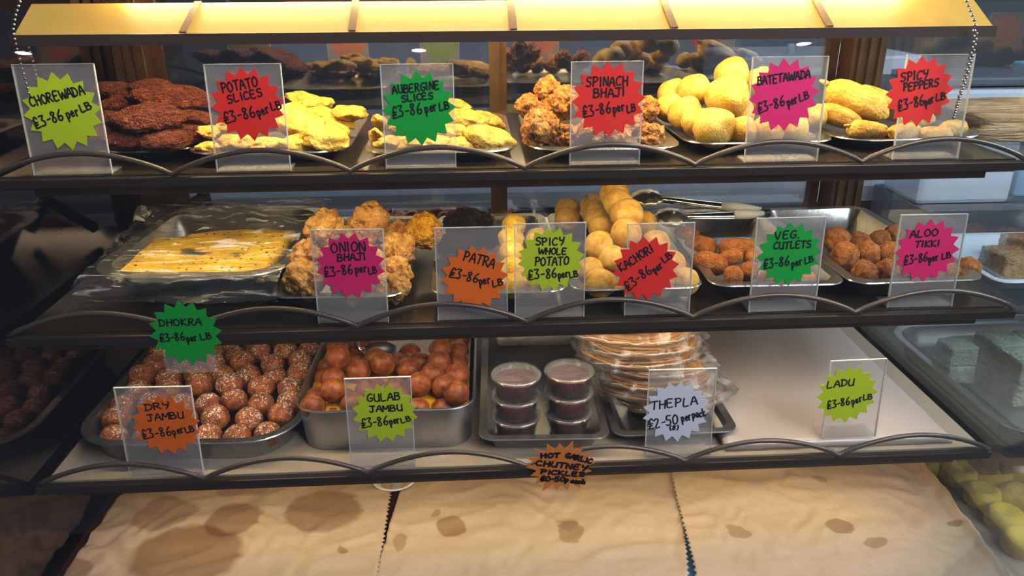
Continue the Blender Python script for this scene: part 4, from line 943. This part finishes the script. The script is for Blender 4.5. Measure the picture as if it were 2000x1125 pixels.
# ------------------------------------------------------------------ brown paper on the deck
def paper(label, corners, zbase, stains, seed, cols=110, rows_=70, saw=('r',), left_curve=None, hump=None):
    """corners: pixels of back-left, back-right, front-right, front-left laid on the deck."""
    P = [on_z(px, py, zbase) for px, py in corners]
    V, Fc, UV = [], [], []
    for j in range(rows_+1):
        for i in range(cols+1):
            u, v = i/cols, j/rows_
            uu = u
            if left_curve: uu = u + left_curve*(1-u)*max(0, 1-v*2.2)**2
            p = (P[0]*(1-uu)+P[1]*uu)*(1-v) + (P[3]*(1-uu)+P[2]*uu)*v
            w2 = nz((p.x, p.y, 0), 11, seed+2)*.03
            zz = .0030 + .0030*nz((p.x+w2, p.y*1.5, 0), 12, seed) - .0068*abs(nz((p.x*.6+p.y*.3+w2, p.y*1.3+w2, 0), 24, seed+9)) - .0034*abs(nz((p.x-p.y*.7+w2, p.y*.8, 0), 38, seed+5)) + .0016*abs(nz((p.x, p.y*1.4, 0), 70, seed)) + .0052
            if hump: zz += hump(u, v)
            q = Vector((p.x, p.y, p.z+max(zz, .0008)))
            over = max(0, q.x-.488); q.x = max(min(q.x, .488)+min(over, .012), -.494); q.z += min(.05, over*.7)
            if 'r' in saw and i == cols: q.x += .0016*(1 if j % 2 else -1)
            if 'l' in saw and i == 0: q.x += .0016*(1 if j % 2 else -1)
            V.append(q); UV.append((u, v))
    for j in range(rows_):
        for i in range(cols):
            a = j*(cols+1)+i; Fc.append((a, a+cols+1, a+cols+2, a+1))
    o = mesh_obj('brown_paper_sheet', V, Fc, paper_material('kraft_paper_'+str(seed), srgb(186, 164, 136), stains), None, True)
    uvl = o.data.uv_layers.new(name='UVMap')
    for lp_ in o.data.loops: uvl.data[lp_.index].uv = UV[lp_.vertex_index]
    s = o.modifiers.new('thick', 'SOLIDIFY'); s.thickness = .0004; s.offset = -1
    tag(o, label, 'brown paper', 'brown paper sheets on the deck'); return o
def stain_uv(corners, zb, px, py, rx, ry, s):
    P = [on_z(a, b, zb) for a, b in corners]; q = on_z(px, py, zb)
    u, v = .5, .5
    for _ in range(30):
        p = (P[0]*(1-u)+P[1]*u)*(1-v)+(P[3]*(1-u)+P[2]*u)*v
        du = (P[1]-P[0])*(1-v)+(P[2]-P[3])*v; dv = (P[3]*(1-u)+P[2]*u)-(P[0]*(1-u)+P[1]*u); e = q-p
        det = du.x*dv.y-du.y*dv.x; u += (e.x*dv.y-e.y*dv.x)/det; v += (du.x*e.y-du.y*e.x)/det
    return (u, v, px_size(q, rx)/du.length, px_size(q, ry)/(dv.length*.60), s)
c1 = [(316, 880), (778, 880), (736, 1150), (92, 1150)]
paper('stained brown paper sheet under the jambu end of the lower shelf', c1, DK, [stain_uv(c1, DK, *t) for t in ((318, 1012, 62, 32, .6), (458, 1022, 58, 32, .75), (632, 1005, 78, 40, .75), (366, 1090, 118, 52, .85), (470, 962, 52, 18, .45), (655, 945, 50, 22, .4), (140, 1125, 44, 24, .6), (664, 1082, 8, 6, .7))], 1, saw=('r',), left_curve=.10)
c2 = [(806, 880), (1318, 880), (1346, 1150), (728, 1150)]
paper('brown paper sheet in the middle of the deck', c2, DK+.0006, [stain_uv(c2, DK+.0006, *t) for t in ((884, 1038, 32, 17, .75), (850, 1012, 10, 7, .6), (1112, 1045, 24, 24, .6), (1000, 930, 16, 10, .3), (780, 1068, 16, 14, .5), (1108, 1030, 22, 16, .3))], 4, saw=('r',))
c3 = [(1296, 880), (1770, 880), (1975, 1150), (1364, 1150)]
paper('crumpled brown paper sheet nearest the yellow penda', c3, DK+.0045, [stain_uv(c3, DK+.0045, *t) for t in ((1440, 1047, 24, 13, .55), (1640, 1040, 24, 15, .7), (1712, 1072, 24, 12, .6), (1598, 950, 15, 9, .5), (1860, 1030, 17, 8, .7))], 8, saw=('l',), hump=lambda u, v: .006*math.exp(-((u-.25-.5*v)**2)/.02)*(1-v)+.004*math.exp(-((v-.35)**2)/.01)*(.5+.5*math.sin(u*9)))
bl = on_z(1352, 1110, DK)
b = box('blue_mat', (bl.x-.05, bl.y-.05, DK), (bl.x+.03, bl.y+.06, DK+.0012), plain('blue_plastic', srgb(40, 130, 190), .4)); tag(b, 'strip of bright blue plastic mat under the brown paper', 'mat')
dc = on_z(770, 952, DK+.004)
bm = bmesh.new(); add_lathe(bm, [(0, .0), (.016, 0), (.026, .010), (.029, .0105), (.026, .0115), (.015, .0015), (0, .0015)], 32)
o = bm_obj('small_dish', bm, M['white_paint']); o.location = (dc.x, dc.y+.012, DK+.0002); tag(o, 'small pale dish peeking between two brown paper sheets', 'dish')

# ------------------------------------------------------------------ neighbouring case
nb = empty('neighbour_case', (1.0, .9, 0)); tag(nb, 'neighbouring sweet counter beyond the clear side panel', 'display counter')
def npart(name, lo, hi, mat):
    return box(name, (lo[0]-1.0, lo[1]-.9, lo[2]), (hi[0]-1.0, hi[1]-.9, hi[2]), mat, nb)
npart('counter_base', (.56, .62, 0), (1.4, 1.16, .762), M['shelf_pale'])
npart('counter_shelf', (.62, .80, 1.040), (1.4, 1.16, 1.046), M['side_pane'])
npart('counter_shelf', (.62, .80, 1.222), (1.4, 1.16, 1.228), M['side_pane'])
bm = bmesh.new(); add_tube(bm, [(.62-1.0, .748-.9, .868), (1.30-1.0, .748-.9, .868)], .005, 10); bm_obj('assumed_strip_lamp', bm, emitter('neighbour_fill_glow', (1.0, .95, .80, 1), 16.0), nb)  # tube added under the board to brighten the penda
npart('counter_post', (1.36, 1.12, .762), (1.40, 1.16, 1.5), M['white_paint'])
# yellow penda
def penda_mesh():
    bm = bmesh.new(); add_lathe(bm, [(0, 0), (.85, 0), (1.0, .15), (1.02, .5), (.92, .78), (.66, .88), (.5, .80), (.3, .74), (0, .73)], 36)
    for v in bm.verts: v.co *= 1+.03*nz(v.co, 2.5, 4)
    bmesh.ops.recalc_face_normals(bm, faces=bm.faces)
    me = bpy.data.meshes.new('penda_shape'); bm.to_mesh(me); bm.free(); me.materials.append(M['penda'])
    for p in me.polygons: p.use_smooth = True
    return me
PM = penda_mesh()
PN = [(1822, 903), (1872, 925), (1905, 896), (1862, 890), (1942, 920), (1928, 963), (1978, 958), (1990, 915), (1968, 1003), (1946, 890), (2016, 1000), (1992, 1050), (2020, 940), (1985, 888)]
pp = [on_z(a, b, .762+.016) for a, b in PN]
for it in range(40):
    for i in range(len(pp)):
        for j in range(i):
            d = pp[i]-pp[j]; d.z = 0
            if 0 < d.length < .0475: k = d.normalized()*(.0475-d.length)*.5; pp[i] = pp[i]+k; pp[j] = pp[j]-k
        pp[i].x = max(pp[i].x, .59)
rk = sorted(range(len(pp)), key=lambda i: (pp[i].y)); rank = {i: k for k, i in enumerate(rk)}
for i, p in enumerate(pp):
    o = bpy.data.objects.new('penda', PM); COL.objects.link(o); o.location = (p.x, p.y, .7623); o.scale = (.0228, .0228, .029); o.rotation_euler = (0, 0, i*1.3)
    tag(o, f'round dimpled yellow penda, {(ORDN+["thirteenth", "fourteenth"])[rank[i]]} from the counter front', 'sweet', 'yellow penda')
# barfi and other sweets on the neighbouring counter
def block_mesh(nm, mat, seed):
    bm = bmesh.new(); add_box(bm, (-.5, -.5, 0), (.5, .5, 1), .05)
    bmesh.ops.subdivide_edges(bm, edges=[e for e in bm.edges if e.calc_length() > .5], cuts=6, use_grid_fill=True)
    for v in bm.verts: v.co += Vector((nz(v.co, 3, seed), nz(v.co, 3, seed+5), nz(v.co, 3, seed+9)*.6))*.05 + Vector((nz(v.co, 9, seed), nz(v.co, 9, seed+3), 0))*.02
    bmesh.ops.recalc_face_normals(bm, faces=bm.faces)
    me = bpy.data.meshes.new(nm); bm.to_mesh(me); bm.free(); me.materials.append(M[mat])
    for p in me.polygons: p.use_smooth = True
    return me
BT = .885
def free_tray(label, x, y, z, w_, l_, h, mat, r=.03, rz=0.0):
    bm = tray_mesh(w_, l_, h, r, .009, .012); o = bm_obj('steel_tray', bm, M[mat]); o.location = (x, y, z); o.rotation_euler = (0, 0, rz)
    e = o.modifiers.new('edge', 'EDGE_SPLIT'); e.split_angle = math.radians(50); tag(o, label, 'tray'); return o
pA = on_z(1905, 790, BT+.035); pB = on_z(1760, 632, BT+.035)
npart('counter_shelf', (pA.x-.008, pA.y-.085, BT-.012), (1.4, 1.16, BT-.001), M['bar'])
free_tray('teal-tinted steel tray of grey-green barfi on the neighbouring counter', pA.x+.15, pA.y-.075, BT, .30, max(.2, pB.y-pA.y+.075), .035, 'steel_old', .05)
BM = [block_mesh('barfi_shape', 'barfi', s) for s in range(2)]
def block(name, me, px, py, z, sx, sy, sz, rz, label, cat, group):
    p = on_z(px, py, z); o = bpy.data.objects.new(name, me); COL.objects.link(o); o.location = (p.x, p.y, z); o.scale = (sx, sy, sz); o.rotation_euler = (0, 0, rz); tag(o, label, cat, group); return o
zb = BT+.0025
BL = [(1862, 742, 0, 'lower of the small stack by the tray rim'), (1860, 708, 1, 'upper of the small stack by the tray rim')]
q0 = on_z(1858, 738, zb)
for (dx, dy, k, nm) in ((0, 0, 0, 'lower of the small two-high stack'), (0, .002, 1, 'upper of the small two-high stack'), (.058, -.062, 0, 'lower front of the big stack'), (.058, -.062, 1, 'upper front of the big stack'), (.058, -.008, 0, 'lower middle of the big stack'), (.058, -.008, 1, 'upper middle of the big stack'), (.113, -.062, 0, 'lower front in the big stack, second from the rim'), (.113, -.062, 1, 'upper front in the big stack, second from the rim'), (.113, -.008, 0, 'lower middle in the big stack, second from the rim'), (.113, -.008, 1, 'upper middle in the big stack, second from the rim'), (.058, .045, 0, 'lower back of the big stack'), (.113, .045, 0, 'lower back in the big stack, second from the rim')):
    o = bpy.data.objects.new('barfi_block', BM[k]); COL.objects.link(o)
    big = dx > 0; s_ = .052 if big else .040; hz = .034 if big else .028
    o.location = (q0.x+dx, q0.y+dy, zb+k*(hz+.0006)); o.scale = (s_, s_*.98, hz); o.rotation_euler = (0, 0, .03*k)
    tag(o, 'grey-green barfi block, '+nm, 'sweet', 'barfi blocks')
# brown blocks on the counter's glass shelf
zc = 1.0462
q1 = on_z(1915, 560, zc)
free_tray('pale-rimmed tray under brown crumbly sweet blocks on the neighbouring glass shelf', q1.x+.15, q1.y-.03, zc, .30, .20, .018, 'white_paint', .02)
BB = [block_mesh('brown_block_shape', 'barfi_brown', s+7) for s in range(2)]
for i, (dx, dy, k, nm) in enumerate(((.055, .03, 0, 'single one nearest the tray rim'), (.115, .02, 0, 'lower front of the stack'), (.115, .02, 1, 'upper front of the stack'), (.172, .02, 0, 'lower front, second row in'), (.172, .02, 1, 'upper front, second row in'), (.115, .08, 0, 'lower back of the stack'), (.172, .08, 0, 'lower back, second row in'))):
    o = bpy.data.objects.new('brown_sweet_block', BB[k]); COL.objects.link(o); o.location = (q1.x+dx, q1.y+dy, zc+.0022+k*.0375); o.scale = (.054, .056, .037)
    tag(o, 'brown crumbly sweet block, '+nm, 'sweet', 'brown sweet blocks')
zs_ = 1.2282
q2 = on_z(1900, 285, zs_)
sl = bpy.data.objects.new('brown_cake_slab', block_mesh('slab_shape', 'barfi_brown', 31)); COL.objects.link(sl); sl.location = (q2.x+.15, q2.y+.075, zs_); sl.scale = (.28, .13, .040)
tag(sl, 'wide brown cake slab on the top glass shelf of the neighbouring counter', 'cake')

# ------------------------------------------------------------------ behind the sliding doors
bc = empty('back_counter', (.1, 1.95, 0)); tag(bc, 'white counter behind the sliding doors', 'counter')
def bpart(name, lo, hi, mat): return box(name, (lo[0]-.1, lo[1]-1.95, lo[2]), (hi[0]-.1, hi[1]-1.95, hi[2]), mat, bc)
bpart('counter_body', (-1.2, 1.72, .0), (2.2, 2.3, .93), M['white_paint'])
bpart('counter_top', (-1.22, 1.68, .95), (2.2, 2.32, .985), M['white_paint'])
bpart('dark_trim', (-1.2, 1.71, .90), (2.2, 1.722, .95), M['black'])  # solid black strip along the counter front below its top
bpart('upright_strip', (.36, 1.70, .0), (.372, 1.722, .93), M['grey_panel'])
fr = empty('countertop_fryer', (.80, 2.0, .9855)); tag(fr, 'white boxy countertop appliance with small knobs behind the sliding door', 'appliance')
box('appliance_body', (-.22, -.12, 0), (.24, .14, .262), M['white_paint'], fr, .006)
box('front_panel', (-.20, -.126, .03), (.20, -.119, .22), M['grey_panel'], fr)
for dx in (-.06, .06, .11):
    bm = bmesh.new(); add_lathe(bm, [(0, .262), (.010, .262), (.009, .282), (.006, .286), (0, .286)], 16, (dx, -.05, 0)); bm_obj('knob', bm, M['white_paint'], fr)
ws = empty('weighing_scale', (.96, 1.575, 1.19)); tag(ws, 'grey weighing scale with dark flat pan beyond the clear side panel', 'scale')
box('scale_body', (-.10, -.07, -.2), (.10, .07, .035), M['white_paint'], ws, .01)
box('scale_pan', (-.12, -.08, .040), (.12, .08, .056), M['grey_panel'], ws, .004)
box('pan_stem', (-.02, -.02, .034), (.02, .02, .041), M['black'], ws)
mb = empty('meter_box', (1.16, 1.60, 1.16)); tag(mb, 'pale blue metal cash box with a keyhole beyond the bead chain', 'box')
box('box_body', (-.06, -.05, -.17), (.06, .05, .10), plain('pale_blue_metal', srgb(150, 182, 204), .45), mb, .004)
box('box_lid', (-.063, -.053, .060), (.063, .053, .066), M['grey_panel'], mb)
bm = bmesh.new(); add_lathe(bm, [(0, 0), (.008, 0), (.008, .003), (0, .003)], 16)
for v in bm.verts: v.co = Vector((v.co.x, -.0505-v.co.z, v.co.y))
bm_obj('keyhole', bm, M['black'], mb)
b = box('scale_stand', (.86, 1.46, .0), (1.26, 1.675, .99), M['grey_panel']); tag(b, 'grey stand under the weighing scale and the cash box', 'stand')
# small illegible cards stuck on the sliding doors
for px, py, lab in ((700, 166, 'small white price card on the sliding door behind the potato slices'), (918, 168, 'small white price card on the sliding door beside the middle stile'), (1281, 160, 'small white price card on the sliding door behind the batetawada')):
    p = on_y(px, py, YB+.0062 if px < 970 else YB+.0222); cd_ = empty('price_card', p); tag(cd_, lab, 'price card', 'small cards on the sliding doors')
    box('card', (-.0155, -.0006, -.0135), (.0155, 0, .0135), M['white_paint'], cd_)
    rnd = random.Random(px); st = []
    for k in range(4):
        yy = .007-k*.0055; st.append([(x*.001-.010+(k % 2)*.001, yy+rnd.uniform(-.0012, .0012)) for x in range(0, 20-2*(k % 2))])
    V2, F2 = ribbons(st, .0004); mesh_obj('scribble', [(v.x, -.0008, v.y) for v in V2], F2, plain('blue_ink_'+str(px), srgb(70, 80, 150), .6), cd_, smooth=False)

# ------------------------------------------------------------------ bead chains
def chain(label, pxs, yv, r=.0014, step=.0042):
    pts = [on_y(a, b, yv) for a, b in pxs]; bm = bmesh.new(); rest = 0
    for a, b in zip(pts, pts[1:]):
        L_ = (b-a).length; t = rest
        while t < L_: add_sphere(bm, a+(b-a)*(t/L_), r, 8, 5); t += step
        rest = t-L_
    o = bm_obj('bead_chain', bm, M['steel_old']); tag(o, label, 'chain'); return o
chain('double bead chain hanging past the clear-panel end of the cream lip', [(1884, -8), (1896, 22), (1905, 44), (1899, 90), (1884, 150), (1862, 232), (1868, 210), (1888, 150), (1903, 92), (1908, 58)], .735, .0017, .0050)
chain('bead chain hanging past the dark-panel end of the cream lip', [(42, -6), (30, 30), (25, 62), (32, 90), (40, 122), (50, 158), (58, 190)], .738, .0013)
chain('short bead chain dangling behind the chorewada price holder', [(50, 75), (58, 100), (66, 128), (74, 165)], .80, .0013)

# ------------------------------------------------------------------ ceiling downlights of the shop (mirrored in the front pane)
gn = Vector((0, -1, .18)).normalized(); gp = Vector((0, glass_y(1.3), 1.3))
DL = emitter('downlight_glow', (1, .97, .92, 1), 60)
for px, py, lab in ((45, 103, 'behind the chorewada end'), (818, 98, 'in the middle of the shop'), (1570, 85, 'towards the pepper end')):
    d = ray(px, py); hit = on_plane(px, py, gp, gn); r_ = d-gn*(2*d.dot(gn)); t = (2.55-hit.z)/r_.z; p = hit+r_*t
    dl = empty('ceiling_downlight', p); tag(dl, 'round ceiling downlight of the shop mirrored in the pane, '+lab, 'lamp', 'ceiling downlights')
    bm = bmesh.new(); add_lathe(bm, [(.045, 0), (.045, .03), (.062, .03), (.062, -.004), (.045, -.004), (.045, 0)], 28); bm_obj('bezel', bm, M['white_paint'], dl)
    bm = bmesh.new(); add_lathe(bm, [(0, 0), (.044, 0), (.044, .004), (0, .004)], 28); bm_obj('lens', bm, DL, dl)
